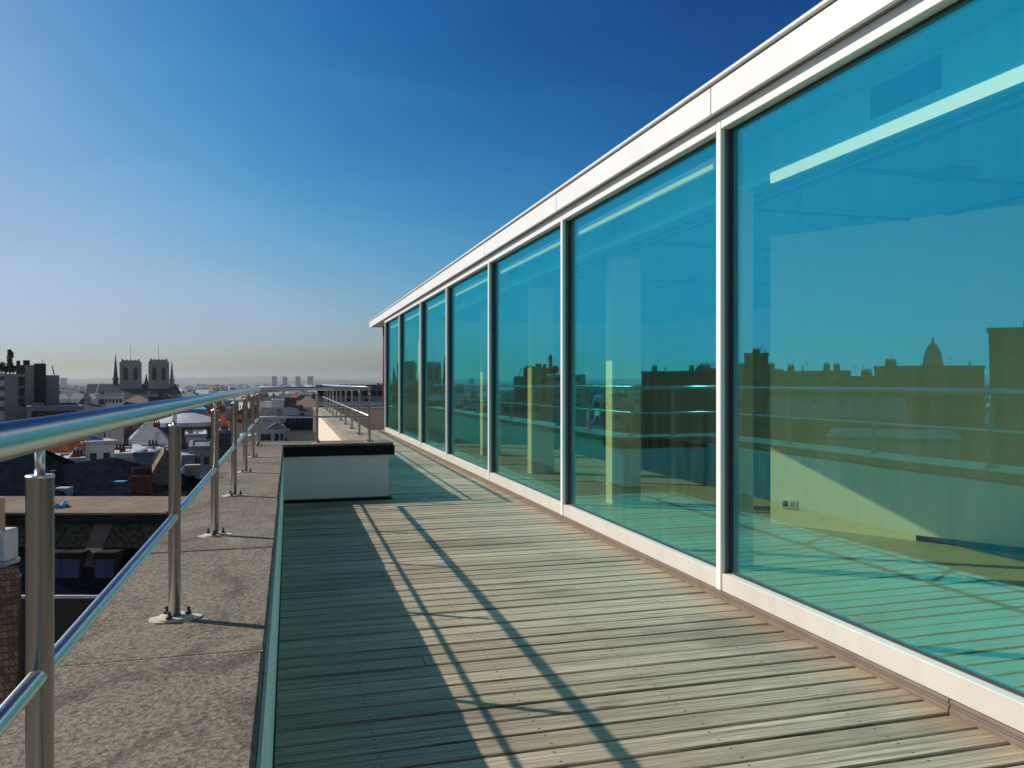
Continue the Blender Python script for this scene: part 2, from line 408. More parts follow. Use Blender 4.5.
b = MB(); b.box(-.515, -.060, -3.9, 8.3, LZ-.03, LZ-.0035); b.build('joint_filler', 'mortar', par)
b = MB(); b.box(-.50, -.058, -4, 8.37, .494, .511); b.build('drip_edge', 'black', par)
# cross parapet (white upstand, black band, concrete on top)
b = MB(); b.box(-.0495, 1.0, 8.372, 8.83, .016, .449); b.build('upstand', 'white_plaster', par, label='white upstand facing the deck')
b = MB(); b.box(-.0495, .995, 8.376, 8.83, -.2, .016); b.build('gap_shade_strip', 'black', par)  # black strip standing in for the shadowed gap at the upstand's foot
b = MB(); b.box(-.0505, 1.06, 8.345, 8.84, .450, .548); b.bevel(.004); b.build('edge_band', 'black', par, label='black band under the concrete coping')
b = MB(); coping(b, -.52, 1.05, 8.374, 8.855, [.0, .6], 'x', .549, LZ+.002); b.build('coping', 'concrete', par)
b = MB(); b.box(-.47, -.0505, 8.372, 8.83, -.32, .548); b.build('wall', 'cream', par)
# far arm along the deck
b = MB(); b.box(.64, 1.0, 8.832, 20.8, -.32, .51); b.build('wall', 'cream', par, label='cream outer face lit by the sun')
b = MB(); coping(b, .60, 1.04, 8.857, 20.8, [10.1, 11.3, 12.5, 13.7, 14.9, 16.1, 17.3, 18.5, 19.7], 'y', .511, LZ); b.bevel(.005); b.build('coping', 'concrete_pale', par)
# end wall across the corridor
ew = thing('end_wall', 'low beige rendered wall closing the far end of the deck', 'wall', (1.6, 20.9, 0))
b = MB(); b.box(-1.0, 6, 0, .2, -.32, .50); b.build('wall', 'beige', ew)
b = MB(); b.box(-1.03, 6, -.03, .23, .50, .56); b.build('coping', 'stone_dark', ew)
# storeys below the terrace
bb = thing('terrace_building', 'cream building whose roof carries the wooden terrace', 'building', (0, 0, 0))
b = MB(); b.box(-.46, 9.4, -4, 8.80, GZ, -.605); b.box(.65, 9.4, 8.801, 21.2, GZ, -.605); b.build('wall', 'cream', bb)

# ------------------------------------------------------------------ railing
RX, RTOP, RMID, RY, RX2 = -.294, EYE-.0627, EYE-.358, 8.56, .82
rail = thing('railing', 'tubular stainless steel railing bolted to the concrete ledge', 'railing', (RX, 0, LZ))
def rel(x, y, z): return (x-RX, y, z-LZ)
YEND = 20.6
def run(z, r, name, n):
    b = MB(); m1 = Vector((1, -1, 0)).normalized(); m1 = Vector((1, 1, 0)).normalized()
    m1 = Vector((1, 1, 0)).normalized(); m2 = Vector((1, 1, 0)).normalized()
    b.tube(rel(RX, -4, z), rel(RX, RY, z), r, n, mb=m1)
    b.tube(rel(RX, RY, z), rel(RX2, RY, z), r, n, ma=m1, mb=m2)
    b.tube(rel(RX2, RY, z), rel(RX2, YEND, z), r, n, ma=m2)
    return b.build(name, 'steel', rail)
run(RTOP, .0205, 'handrail', 32)
run(RMID, .0108, 'mid_rail', 20)
pm = {}
def post(x, y, first=[None], ang=0):
    top = EYE-.113-LZ; rail_b = RTOP-LZ
    if first[0] is None:
        b = MB(); b.lathe([(.0155, 0), (.0155, top-.004), (.0161, top-.004), (.0161, top-.001), (.0152, top)], 28)
        p = b.build('post', 'steel', rail)
        for f in p.data.polygons: f.use_smooth = abs(f.normal.z) < .5
        b = MB(); b.tube((0, 0, top-.005), (0, 0, rail_b-.012), .0058, 14); b.build('pin', 'steel', p)
        b = MB(); b.lathe([(.044, .0005), (.044, .006), (.041, .008), (.0158, .008)], 28); b.build('flange', 'mortar', p)
        b = MB()
        prof = [(.062+.006*math.sin(2*math.pi*i/20*2+.6)+.004*math.sin(2*math.pi*i/20*5)) for i in range(20)]
        b.prism([(prof[i]*math.cos(i*math.pi/10)*1.0, prof[i]*.72*math.sin(i*math.pi/10)) for i in range(20)], -.002, .0022)
        b.build('mortar_patch', 'mortar', p)
        for a in (.3, 2.4, 4.5):
            b = MB(); b.lathe([(.0085, .008), (.0085, .015), (.005, .015), (.005, .026), (.003, .028)], 6, (.034*math.cos(a), .034*math.sin(a))); b.build('bolt', 'gasket', p)
        first[0] = p; q = p
    else:
        q = copy_tree(first[0], rail)
    q.location = (x-RX, y, 0); q.rotation_euler = (0, 0, ang)
for k in range(-2, 6): post(RX, 1.10+1.2*k, ang=rb.uniform(-.5, .5))
post(RX, 8.30); post(.28, RY, ang=1); post(RX2, RY, ang=2)
for k in range(1, 10): post(RX2, RY+1.2*k+.08, ang=rb.uniform(-.5, .5))

# ------------------------------------------------------------------ glass pavilion
pav = thing('glass_pavilion', 'rooftop pavilion with blue mirrored glass wall and white fascia', 'pavilion', (WX0, 0, 0), math.atan(WSL))
def fac_y(px):                        # where the facade line crosses an image column
    t_ = (px-512)/F_PX; d_ = WX0/(t_*CY+SY+WSL*(CY-t_*SY)); return d_*(CY-t_*SY)
MUL = [fac_y(px)-.0255 for px in (715.8, 560.4, 487.7, 445.6, 419.7, 398.7, 384.6)]
CYCLE = (MUL[-1]-MUL[0])/6; MUL = [MUL[0]-CYCLE*k for k in (3, 2, 1)]+MUL
MUL = MUL          # mullion centres along the facade
Y0, Y1 = MUL[0], MUL[-1]
ZS0, ZS1, ZT0, ZT1 = .046, .143, 2.604, 2.686
for a, c in zip(MUL, MUL[1:]):
    b = MB()
    b.box(0, .115, a+.9+.002, c+.9-.002, -.02, .016); b.box(.006, .115, a+.9+.002, c+.9-.002, .0165, .030); b.box(.001, .115, a+.9+.002, c+.9-.002, .0305, .0445)
    b.bevel(.0018)
    b.build('track', 'track', pav)
    b = MB(); b.box(.008, .10, a+.026, c-.026, ZS0, ZS1); b.bevel(.003); b.build('sill', 'sill', pav)
    b = MB(); b.box(.001, .10, a+.026, c-.026, ZT0, ZT1); b.bevel(.003); b.build('head_frame', 'white', pav)
    gp = MB(); gp.box(.058, .070, a+.037, c-.037, ZS1+.012, ZT0-.012); gp = gp.build('glass_pane', 'glass', pav)
    tilt = R(rb.uniform(-.10, .10)); gp.location = Vector((.064, (a+c)/2, 0))-Matrix.Rotation(tilt, 3, 'Z') @ Vector((.064, (a+c)/2, 0)); gp.rotation_euler = (0, 0, tilt)
    b = MB()
    b.box(.054, .076, a+.0225, a+.0375, ZS1+.001, ZT0-.001); b.box(.054, .076, c-.0375, c-.0225, ZS1+.001, ZT0-.001)
    b.box(.054, .076, a+.0377, c-.0377, ZS1+.001, ZS1+.0125); b.box(.054, .076, a+.0377, c-.0377, ZT0-.0125, ZT0-.001)
    b.build('gasket', 'gasket', gp)
    b = MB(); b.box(-.047, -.025, a+.003, c-.003, 2.684, 2.838); b.bevel(.003); fp = b.build('fascia_panel', 'white', pav)
    b = MB(); b.box(-.0455, -.0255, a-.0028, a+.0028, 2.686, 2.837); b.build('joint_seal', 'track', fp)
for y in (Y1+2.444-.002,):
    b = MB(); b.box(-.047, -.025, Y1+.002, 21.95, 2.684, 2.838); b.bevel(.003); b.build('fascia_panel', 'white', pav)
for y in MUL:
    b = MB(); b.box(0, .030, y-.0255, y+.0255, ZS0, ZT1); b.bevel(.004); mu = b.build('mullion', 'white', pav)
    b = MB(); b.box(.0305, .12, y-.0215, y+.0215, ZS0, ZT1); b.build('inner_frame', 'frame_grey', mu)
b = MB(); b.box(-.062, .35, Y0, 21.97, 2.850, 2.872); b.bevel(.004); b.build('roof_cap', 'white', pav)
b = MB(); b.box(-.036, .3, Y0, 21.93, 2.838, 2.850); b.build('shadow_gap', 'gasket', pav)
b = MB(); b.box(-.0245, 6.9, Y0, 21.95, 2.700, 2.837); b.build('roof', 'white_plaster', pav)
b = MB(); b.box(-.0244, .16, Y0, Y1+.04, 2.6875, 2.6995); b.build('soffit', 'grey_metal', pav)
b = MB(); b.tube((.27, 21.4, 0), (.27, 21.4, 2.69), .028, 14); b.build('support_pole', 'red', pav)
b = MB(); b.box(-2.85, 6.9, -3.65, -3.40, -.3, 2.66); b.box(-2.85, 7.2, -3.9, -3.651, -.3, 4.6); b.build('bounce_wall', 'white_plaster', pav)  # unseen wall behind the camera, added to bounce sunlight onto the shaded deck
# interior
FZ = -.20
b = MB(); b.box(.12, 6.8, Y0, Y1, FZ-.02, FZ); b.build('floor', 'int_floor', pav)
b = MB(); b.box(.118, .16, Y0, Y1, FZ-.02, .045); b.build('threshold', 'int_wall', pav)
b = MB(); b.box(6.8, 6.95, Y0, Y1, FZ-.02, 2.689); b.box(.12, 6.799, Y1+.002, Y1+.15, FZ-.02, 2.689); b.box(.12, 6.799, Y0-.15, Y0-.002, FZ-.02, 2.689)
b.build('outer_wall', 'int_wall', pav)
b = MB()
for ix in range(5):
    for iy in range(19):
        x0, y0 = .14+ix*1.33, Y0+.02+iy*1.157
        b.box(x0+.006, x0+1.324, y0+.006, min(y0+1.151, Y1-.01), 2.655, 2.668)
ce = b.build('ceiling', 'ceil', pav)
for x_ in (1.22, 1.36, 3.2):
    b = MB(); b.box(x_-.022, x_+.022, Y0+.1, Y1-.1, 2.640, 2.6545); b.build('ceiling_rail', 'vent', ce)
for y_ in (4.6, 5.9, 7.6, 10.4):
    b = MB(); b.box(1.385, 6.7, y_-.03, y_+.03, 2.640, 2.6545); b.build('ceiling_rail', 'vent', ce)
def loc(X, Y):                       # world XY -> pavilion local
    a = math.atan(WSL); x, y = X-WX0, Y
    return x*math.cos(a)+y*math.sin(a), -x*math.sin(a)+y*math.cos(a)
ax, ay = loc(4.63, 7.0); dx, dy = loc(4.63+.75, 7.0-1.2); dx -= ax; dy -= ay
L_ = math.hypot(dx, dy); ux, uy = dx/L_, dy/L_; nx, ny = -uy, ux
if nx < 0: nx, ny = -nx, -ny
def ob(s, n_): return (ax+ux*s+nx*n_, ay+uy*s+ny*n_)
b = MB(); b.prism([ob(0, 0), ob(3.4, 0), ob(3.4, .15), ob(0, .15)], FZ, 2.654); iw = b.build('partition_wall', 'int_wall', pav)
b = MB(); b.prism([ob(1.35, -.008), ob(3.4, -.008), ob(3.4, -.001), ob(1.35, -.001)], FZ+.001, FZ+.05); b.build('skirting', 'skirting', iw)
s0 = .1235*L_+.02
b = MB(); b.prism([ob(s0-.075, -.010), ob(s0+.075, -.010), ob(s0+.075, -.001), ob(s0-.075, -.001)], -.035, .05); so = b.build('socket', 'white', iw)
for k in (-1, 1):
    b = MB(); b.prism([ob(s0+k*.036-.024, -.013), ob(s0+k*.036+.024, -.013), ob(s0+k*.036+.024, -.0105), ob(s0+k*.036-.024, -.0105)], -.019, .033); b.build('outlet', 'gasket' if k < 0 else 'grey_metal', so)
def column(X0, X1, Ya, Yb):
    x0, y0 = loc(X0, Ya); x1, y1 = loc(X1, Yb)
    b = MB(); b.box(x0, x1, y0, y1, FZ, 2.654); b.bevel(.004); b.build('column', 'int_wall', pav)
column(3.14, 3.40, 5.36, 5.42); column(3.57, 3.93, 8.53, 8.72)
column(3.57, 3.93, 11.7, 11.9); column(3.57, 3.93, 14.9, 15.1); column(2.75, 2.98, 17.4, 17.6)
# bulkhead, strip light, vents, pelmet
b = MB(); b.box(.43, .53, Y0+.1, Y1-.1, 2.432, 2.654); bh = b.build('bulkhead', 'bulk', pav)
for y in (3.07, 6.30, -.3, 9.6, 12.8):
    b = MB(); b.box(.424, .4295, y-.215, y+.215, 2.482, 2.632); b.build('vent', 'vent', bh)
b = MB(); b.box(.425, .44, Y0+.1, 4.12, 2.372, 2.431); b.build('strip_light', 'lamp', pav)
b = MB(); b.box(.125, .15, 4.25, Y1-.1, 2.47, 2.535); pe = b.build('pelmet', 'int_wall', pav)
b = MB(); b.box(.15, .16, 4.25, Y1-.1, 2.47, 2.65); b.build('sun_baffle', 'vent', pe)  # dark backing added to block sunlight leaking in above the pelmet
x, y = loc(4.42, 4.53); b = MB(); b.lathe([(.17, 2.640), (.18, 2.654)], 28, (x, y)); b.build('downlight', 'vent', pav)
x, y = loc(6.0, 5.85); b = MB(); b.box(x-.5, x+.5, y-.14, y+.14, 2.645, 2.6545); b.build('ceiling_grille', 'vent', pav)

# ------------------------------------------------------------------ city: builders
def place(px, d, rot=0.):             # front-centre base of a building that faces the camera, turned by rot
    p = W(px, d); return (p.x, p.y, GZ), math.atan2(p.y, p.x)-math.pi/2+rot
def frontwins(root, m, w, y, xs, zs, ww, wh, name='window', depth=.06, src=None):
    """one window object per opening on a facade of local plane y"""
    for z in zs:
        for x in xs:
            if src is None:
                b = MB(); b.box(-ww/2, ww/2, -depth, depth*.5, 0, wh); src = b.build(name, m, root, (x, y, z))
            else:
                o = src.copy(); COL.objects.link(o); o.parent = root; o.location = (x, y, z)
    return src
def spread(a, b, n): return [a+(b-a)*(i+.5)/n for i in range(n)]
def roof_gable(w, dp, z, rise, ov=.3, axis='x'):
    b = MB(); x, y0, y1 = w/2+ov, -ov, dp+ov
    if axis == 'x':
        ym = (y0+y1)/2
        pts = [(-x, y0, z), (x, y0, z), (x, y1, z), (-x, y1, z), (-x, ym, z+rise), (x, ym, z+rise)]
        b.poly(pts, [(0, 1, 5, 4), (2, 3, 4, 5), (1, 2, 5), (3, 0, 4), (0, 3, 2, 1)])
    else:
        pts = [(-x, y0, z), (x, y0, z), (x, y1, z), (-x, y1, z), (0, y0, z+rise), (0, y1, z+rise)]
        b.poly(pts, [(1, 2, 5, 4), (3, 0, 4, 5), (0, 1, 4), (2, 3, 5), (0, 3, 2, 1)])
    return b
def roof_hip(w, dp, z, rise, ov=.3, k=.28):
    b = MB(); x, y0, y1 = w/2+ov, -ov, dp+ov; rx = max(.1, x-dp*.5-ov) if w > dp else x*.15; ym = (y0+y1)/2
    pts = [(-x, y0, z), (x, y0, z), (x, y1, z), (-x, y1, z), (-rx, ym, z+rise), (rx, ym, z+rise)]
    b.poly(pts, [(0, 1, 5, 4), (2, 3, 4, 5), (1, 2, 5), (3, 0, 4), (0, 3, 2, 1)])
    return b
def roof_mansard(w, dp, z, rise, inset):
    b = MB(); x, i = w/2+.2, inset
    pts = [(-x, -.2, z), (x, -.2, z), (x, dp+.2, z), (-x, dp+.2, z), (-x+i, i, z+rise), (x-i, i, z+rise), (x-i, dp-i, z+rise), (-x+i, dp-i, z+rise)]
    b.poly(pts, [(0, 1, 5, 4), (1, 2, 6, 5), (2, 3, 7, 6), (3, 0, 4, 7), (4, 5, 6, 7), (0, 3, 2, 1)])
    return b
def roof_flat(w, dp, z, th=.35, ov=.12):
    b = MB(); x = w/2+ov
    b.box(-x, x, -ov, dp+ov, z, z+th*.5); b.box(-x, x, -ov, .25, z+th*.5, z+th); b.box(-x, x, dp-.25, dp+ov, z+th*.5, z+th)
    b.box(-x, -x+.35, .25, dp-.25, z+th*.5, z+th); b.box(x-.35, x, .25, dp-.25, z+th*.5, z+th)
    return b
def block(name, label, cat, px0, px1, ytop, d, depth, wall, roof=('flat', 'zinc', 0), rot=0., wins=None, chim=0, group=None, wm='win'):
    """building whose eaves/top seen at pixel row ytop, between pixel columns px0..px1, at camera depth d"""
    l, rz = place((px0+px1)/2, d, rot)
    t = thing(name, label, cat, l, rz, group)
    w = (px1-px0)*d/F_PX*math.cos(math.atan(((px0+px1)/2-512)/F_PX))/max(.3, math.cos(rot)); top = H(ytop, d)-GZ
    kind, rm, rise = roof
    zt = top-(rise if kind != 'flat' else .35)
    b = MB(); b.box(-w/2, w/2, 0, depth, 0, zt); b.build('wall', wall, t)
    rb_ = {'flat': lambda: roof_flat(w, depth, zt+.002), 'gx': lambda: roof_gable(w, depth, zt+.002, rise), 'gy': lambda: roof_gable(w, depth, zt+.002, rise, axis='y'),
           'hip': lambda: roof_hip(w, depth, zt+.002, rise), 'man': lambda: roof_mansard(w, depth, zt+.002, rise, rise*.45)}[kind]()
    ro = rb_.build('roof', rm, t)
    for k in range(chim):
        cx = rnd.uniform(-w*.4, w*.4); cy = rnd.uniform(depth*.3, depth*.7)
        b = MB(); b.box(cx-.45, cx+.45, cy-.3, cy+.3, zt, zt+rise+rnd.uniform(.5, 1.1)); b.build('chimney', rnd.choice(['brick', 'w3', 'w2']), ro)
    if 50 < d < 180: clutter(ro, w, depth, zt, rise, 2 if w < 4 else 4)
    if not wins and 50 < d < 130 and cq.random() < .6: wins = (max(2, int(w/1.3)), 2, .5, .8, 1.9)
    if wins:
        nxw, nzw, ww, wh, zgap = wins
        frontwins(t, wm, w, -.0, spread(-w/2+.3, w/2-.3, nxw), [zt-zgap*(k+1)+.4 for k in range(nzw)], ww, wh)
    return t, w, zt, ro

cq = random.Random(77)
def clutter(ro, w, dp, z, rise, n):
    '''aerials, vent pipes and rooflights on a roof'''
    for k in range(n):
        x_ = cq.uniform(-w*.4, w*.4); y_ = cq.uniform(dp*.25, dp*.6); zz = z+rise*(1-abs(y_-dp/2)/(dp/2))*.9
        c_ = cq.random(); b = MB()
        if c_ < .35:
            hh = cq.uniform(.8, 1.7); b.tube((x_, y_, zz-.2), (x_, y_, zz+hh), .022, 6)
            for q_ in range(4): b.tube((x_-.28+.05*q_, y_, zz+hh-.1-.09*q_), (x_+.28-.05*q_, y_, zz+hh-.1-.09*q_), .012, 5)
            b.build('aerial', 'zinc_dark', ro)
        elif c_ < .6:
            b.tube((x_, y_, zz-.3), (x_, y_, zz+.4), .09, 8); b.tube((x_, y_, zz+.401), (x_, y_, zz+.5), .14, 8); b.build('vent_pipe', 'zinc', ro)
        else:
            b.box(x_-.4, x_+.4, y_-.25, y_+.25, zz-.5, zz+.55)
            ck = b.build('chimney', cq.choice(['brick', 'w3', 'w4']), ro)
            for q_ in (-.24, 0, .24):
                b = MB(); b.tube((x_+q_, y_, zz+.55), (x_+q_, y_, zz+.85), .085, 8, .07); b.build('pot', 'pot', ck)
# ------------------------------------------------------------------ nearest roofs below the railing
# the slate roofed house, two ridges
t = thing('slate_house', 'house with blue-black slate roof and valley, nearest big roof below the rail', 'house', *[(*W(60, 44).xy, GZ), -YAW])
def lc(px, py, d):                       # pixel + depth -> local coords of a root placed at W(60, 44)
    p = W(px, d)-W(60, 44); return (p.x*CY-p.y*SY, p.x*SY+p.y*CY, H(py, d)-GZ)
ridL, ridR = lc(-60, 440, 48), lc(36, 446, 48); vA = lc(63, 465, 47); eL, eR = lc(-60, 505, 40), lc(66, 505, 40)
b = MB(); yb = 14.0
def back(p, k=10): return (p[0], p[1]+k, p[2]-3.2)
b.poly([eL, eR, vA, ridR, ridL, back(ridL), back(ridR)], [(0, 1, 2, 3, 4), (4, 3, 6, 5)]); r1 = b.build('roof', 'slate', t)
r2 = [lc(64, 464.5, 46.9), lc(112, 457, 49), lc(146, 493, 42.5), lc(48, 503, 41)]
b = MB(); b.poly([r2[0], r2[1], r2[2], r2[3], back(r2[0]), back(r2[1]), (r2[2][0]+1.5, r2[2][1]+10, r2[2][2]-1)], [(0, 1, 2, 3), (0, 4, 5, 1), (1, 5, 6, 2)]); r2o = b.build('roof', 'slate', t)
b = MB(); b.box(lc(-60, 500, 42)[0], lc(143, 490, 42)[0], -1.0, 9, 0, lc(0, 506, 41)[2]-.1); b.build('wall', 'w4', t)
p = lc(121, 483, 44.2); b = MB(); b.box(p[0]-.28, p[0]+.28, p[1]-.3, p[1]+.2, p[2]-.1, p[2]+.12); b.build('rooflight', 'tarp', r2o)
p = lc(53, 480, 43.5); b = MB(); b.tube((p[0], p[1], p[2]-.8), (p[0], p[1], p[2]+.45), .10, 12); b.tube((p[0], p[1], p[2]+.45), (p[0], p[1], p[2]+.52), .15, 12); b.build('flue', 'w4', r1)
p = lc(64, 492, 42); b = MB(); b.box(p[0]-.35, p[0]+.35, p[1]-.2, p[1]+.3, p[2]-.35, p[2]+.25); b.bevel(.03); b.build('ventilator', 'zinc_pale', r2o)

# flat felt roof over mossy mansard
t = thing('mansard_house', 'house with brown flat felt roof above a mossy mansard, right below the railing', 'house', (*W(108, 30).xy, GZ), -YAW)
def l2(px, py, d):
    p = W(px, d)-W(108, 30); return (p.x*CY-p.y*SY, p.x*SY+p.y*CY, H(py, d)-GZ)
zf = l2(100, 512, 30)[2]; xa, xb = l2(40, 512, 30)[0]-6, l2(166, 512, 30)[0]; ya, yb = 0, 4.6
b = MB(); b.box(xa, xb, ya, yb, zf-.10, zf-.06); b.box(xa, xb, ya+.02, ya+.1, zf-.06, zf-.03); b.box(xb-.1, xb, ya+.1, yb, zf-.06, zf); b.build('flat_roof', 'felt', t)
b = MB(); b.box(xa+.02, xb-.02, ya-.01, yb, zf-.45, zf-.101); b.build('fascia', 'black', t)
b = MB(); zm = zf-.45
b.poly([(xa, .35, zm), (xb-.3, .35, zm), (xb-.3, -1.5, zm-2.3), (xa, -1.5, zm-2.3), (xa, 4.5, zm), (xb-.3, 4.5, zm), (xa, 4.5, zm-2.3), (xb-.3, 4.5, zm-2.3)], [(0, 1, 2, 3), (1, 5, 7, 2), (0, 4, 5, 1), (0, 3, 6, 4)])
mn = b.build('mansard_roof', 'slate', t)
b = MB(); b.poly([(xa, .30, zm-.001), (xb-.35, .30, zm-.001), (xb-.35, -.38, zm-.80), (xa, -.38, zm-.80), (xa, .40, zm-.1), (xb-.35, .40, zm-.1), (xb-.35, -.30, zm-.86), (xa, -.30, zm-.86)], [(0, 1, 2, 3), (2, 3, 7, 6), (0, 3, 7, 4), (1, 5, 6, 2), (4, 5, 6, 7)]); b.build('mossy_course', 'mossy', mn)
b = MB(); b.box(xa, xb-.35, -1.2, 4.4, 0, zm-2.31); b.build('wall', 'w5', t)
for px in (52, 71, 105):
    q = l2(px, 556, 29); fy = .35-1.85*.62
    b = MB(); b.box(q[0]-.40, q[0]+.40, fy-.22, fy+.5, zm-1.85, zm-.86); dm = b.build('dormer', 'black', mn)
    b = MB(); b.poly([(q[0]-.33, fy-.30, zm-1.75), (q[0]+.33, fy-.30, zm-1.75), (q[0]+.33, fy-.2, zm-.93), (q[0]-.33, fy-.2, zm-.93), (q[0]-.33, fy-.25, zm-1.76), (q[0]+.33, fy-.25, zm-1.76), (q[0]+.33, fy-.15, zm-.92), (q[0]-.33, fy-.15, zm-.92)], [(0, 1, 2, 3), (0, 4, 5, 1), (1, 5, 6, 2), (2, 6, 7, 3), (3, 7, 4, 0), (4, 7, 6, 5)]); b.build('pane', 'skyl', dm)
q = l2(94, 530, 29.5); b = MB()
b.poly([(q[0]-.35, .22, zm-.02), (q[0]+.32, .22, zm-.02), (q[0]+.25, -.90, zm-1.38), (q[0]-.35, -.90, zm-1.38), (q[0]-.35, .42, zm-.02), (q[0]+.32, .42, zm-.02), (q[0]+.25, -.7, zm-1.46), (q[0]-.35, -.7, zm-1.46)], [(0, 1, 2, 3), (0, 4, 5, 1), (1, 5, 6, 2), (3, 2, 6, 7), (0, 3, 7, 4)])
b.build('flashing', 'felt', mn)
b = MB(); b.box(xa, xb-.3, -1.62, -1.5, zm-2.36, zm-2.26); b.build('gutter', 'unit', t)
p = l2(55, 502, 31.5)
b = MB()
gx, gy = 7, 5
pts = [((i-3)*.14, (j-2)*.16, .10+.07*math.sin(i*1.9+j*1.3)+.05*math.sin(j*2.7)) for j in range(gy) for i in range(gx)]
pts += [(x_, y_, -.0) for x_, y_, _ in pts]
fs = [(j*gx+i, j*gx+i+1, (j+1)*gx+i+1, (j+1)*gx+i) for j in range(gy-1) for i in range(gx-1)]
N_ = gx*gy; rim = [i for i in range(gx)]+[j*gx+gx-1 for j in range(1, gy)]+[(gy-1)*gx+i for i in range(gx-2, -1, -1)]+[j*gx for j in range(gy-2, 0, -1)]
fs += [(rim[k], rim[k]+N_, rim[(k+1) % len(rim)]+N_, rim[(k+1) % len(rim)]) for k in range(len(rim))]
b.poly(pts, fs)
wp = W(55, 31.5); tp = b.build('tarpaulin', 'tarp', None, (wp.x, wp.y, zf+GZ-.05)); tag(tp, 'crumpled blue tarpaulin lying on the brown felt roof', 'tarpaulin')

# brown tiled roof at the lower left edge
t = thing('tiled_house', 'house with brown pantile roof cut by the left edge, lowest in view', 'house', *place(17, 20))
zt = H(566, 21)-GZ
b = MB(); b.poly([(-6, 1.2, zt), (.06, 1.2, zt), (-.02, -3.6, zt-2.6), (-6, -3.6, zt-2.6), (-6, 1.2, zt-.15), (.06, 1.2, zt-.15), (-.02, -3.6, zt-2.75), (-6, -3.6, zt-2.75)], [(0, 1, 2, 3), (4, 7, 6, 5), (1, 5, 6, 2), (0, 3, 7, 4), (3, 2, 6, 7), (0, 4, 5, 1)]); b.build('roof', 'tile_brown', t)
b = MB(); b.box(-6, -.08, -3.3, 1.1, 0, zt-2.8); b.box(-6, -.05, .9, 1.1, zt-2.8, zt-.2); b.box(-6, .1, 1.5, 2.6, 0, zt-.35); b.build('wall', 'w5', t)
b = MB(); b.box(-.40, -.28, 2.62, 2.74, zt-4, zt+1.65); b.build('pillar', 'w3', t)
wp = W(2, 22.3)
ac = thing('air_conditioner', 'white boxy air conditioning unit above the brown pantile roof', 'air conditioner', (wp.x, wp.y, H(564, 22.3)), -YAW)
b = MB(); b.box(-.6, .28, -.3, .3, .12, .98); b.bevel(.03); ca = b.build('casing', 'unit', ac)
b = MB(); b.box(-.08, .14, -.318, -.301, .35, .8); b.build('grille', 'tarp', ca)
b = MB(); b.box(-.62, .30, -.36, .34, 0, .12); b.build('base', 'zinc_pale', ac)

# red brick chimney stack with a row of pots
wp = W(142, 38)
ch = thing('chimney_stack', 'red brick chimney stack with a row of dark pots by the slate roof', 'chimney', (wp.x, wp.y, H(497, 38)), -YAW+.25)
b = MB(); b.box(-.40, .40, -.3, .3, -14, .85); b.build('shaft', 'brick', ch)
b = MB(); b.box(-.48, .48, -.37, .37, .85, 1.05); b.bevel(.02); b.build('cap', 'brick', ch)
for k in range(6):
    x_ = -.38+.152*k; b = MB(); b.tube((x_, 0, 1.05), (x_, 0, 1.42), .066, 10, .055); b.build('pot', 'pot', ch)
block('tan_roof_house', 'small house with stippled tan tile roof right of the brick chimney', 'house', 150, 178, 452, 46, 5, 'w3', ('gy', 'tile_tan', 1.9))
block('red_roof_house', 'house with red-brown tiled roof just under the handrail', 'house', 42, 82, 438, 66, 8, 'w1', ('gx', 'tile_red', 2.2))
t, w, zt, ro = block('lantern_house', 'low white roof with a small pointed lantern below the red roof', 'house', 56, 84, 458, 60, 5, 'w1', ('flat', 'zinc_pale', 0))
b = MB(); b.poly([(-.2, 1, zt+.2), (1.3, 1, zt+.2), (1.3, 2.5, zt+.2), (-.2, 2.5, zt+.2), (.55, 1.75, zt+1.1)], [(0, 1, 4), (1, 2, 4), (2, 3, 4), (3, 0, 4)]); b.build('lantern', 'zinc_pale', ro)
block('white_gable_house', 'blank white gable wall rising behind the slate roof', 'house', 83, 117, 441, 70, 9, 'w1', ('flat', 'zinc_pale', 0), rot=.25)
block('brown_shed', 'dark brown low block beside the blank white gable', 'building', 117, 134, 445, 78, 6, 'w4', ('hip', 'zinc_dark', 1.2))
block('grey_block', 'plain pale grey block left of the second rail post', 'building', 116, 137, 453, 62, 7, 'w2', ('flat', 'zinc_pale', 0))
block('blue_grey_house', 'blue-grey walled house behind the brick chimney', 'house', 135, 153, 452, 58, 7, 'w2', ('flat', 'zinc', 0), rot=-.2)
block('white_roof_house', 'white flat-topped house immediately left of the second rail post', 'house', 152, 168, 450, 60, 7, 'w2', ('flat', 'zinc_pale', 0), rot=.2)
block('zinc_roof_hall', 'long hall with sloping grey zinc roof left of the oval roof', 'hall', 130, 168, 424, 92, 14, 'w2', ('hip', 'zinc', 2.3))
t = thing('oval_roof_hall', 'hall with low oval pale metal roof in tiers', 'hall', (*W(172, 118).xy, GZ), -YAW)
def oval(b, rx, ry, z0, z1, rx2, ry2, n=40):
    p = [(rx*math.cos(2*math.pi*i/n), 6+ry*math.sin(2*math.pi*i/n), z0) for i in range(n)]+[(rx2*math.cos(2*math.pi*i/n), 6+ry2*math.sin(2*math.pi*i/n), z1) for i in range(n)]
    b.poly(p, [(i, (i+1) % n, n+(i+1) % n, n+i) for i in range(n)]+[list(range(n))[::-1], list(range(n, 2*n))])
zo = H(421, 118)-GZ
b = MB(); oval(b, 4.6, 6, 0, zo-.9, 4.6, 6); b.build('wall', 'w5', t)
b = MB(); oval(b, 5.1, 6.5, zo-.9, zo-.3, 5.0, 6.4); b.build('eaves_ring', 'zinc_pale', t)
b = MB(); oval(b, 4.9, 6.3, zo-.299, zo+.9, 1.0, 1.4); b.build('roof', 'zinc_pale', t)
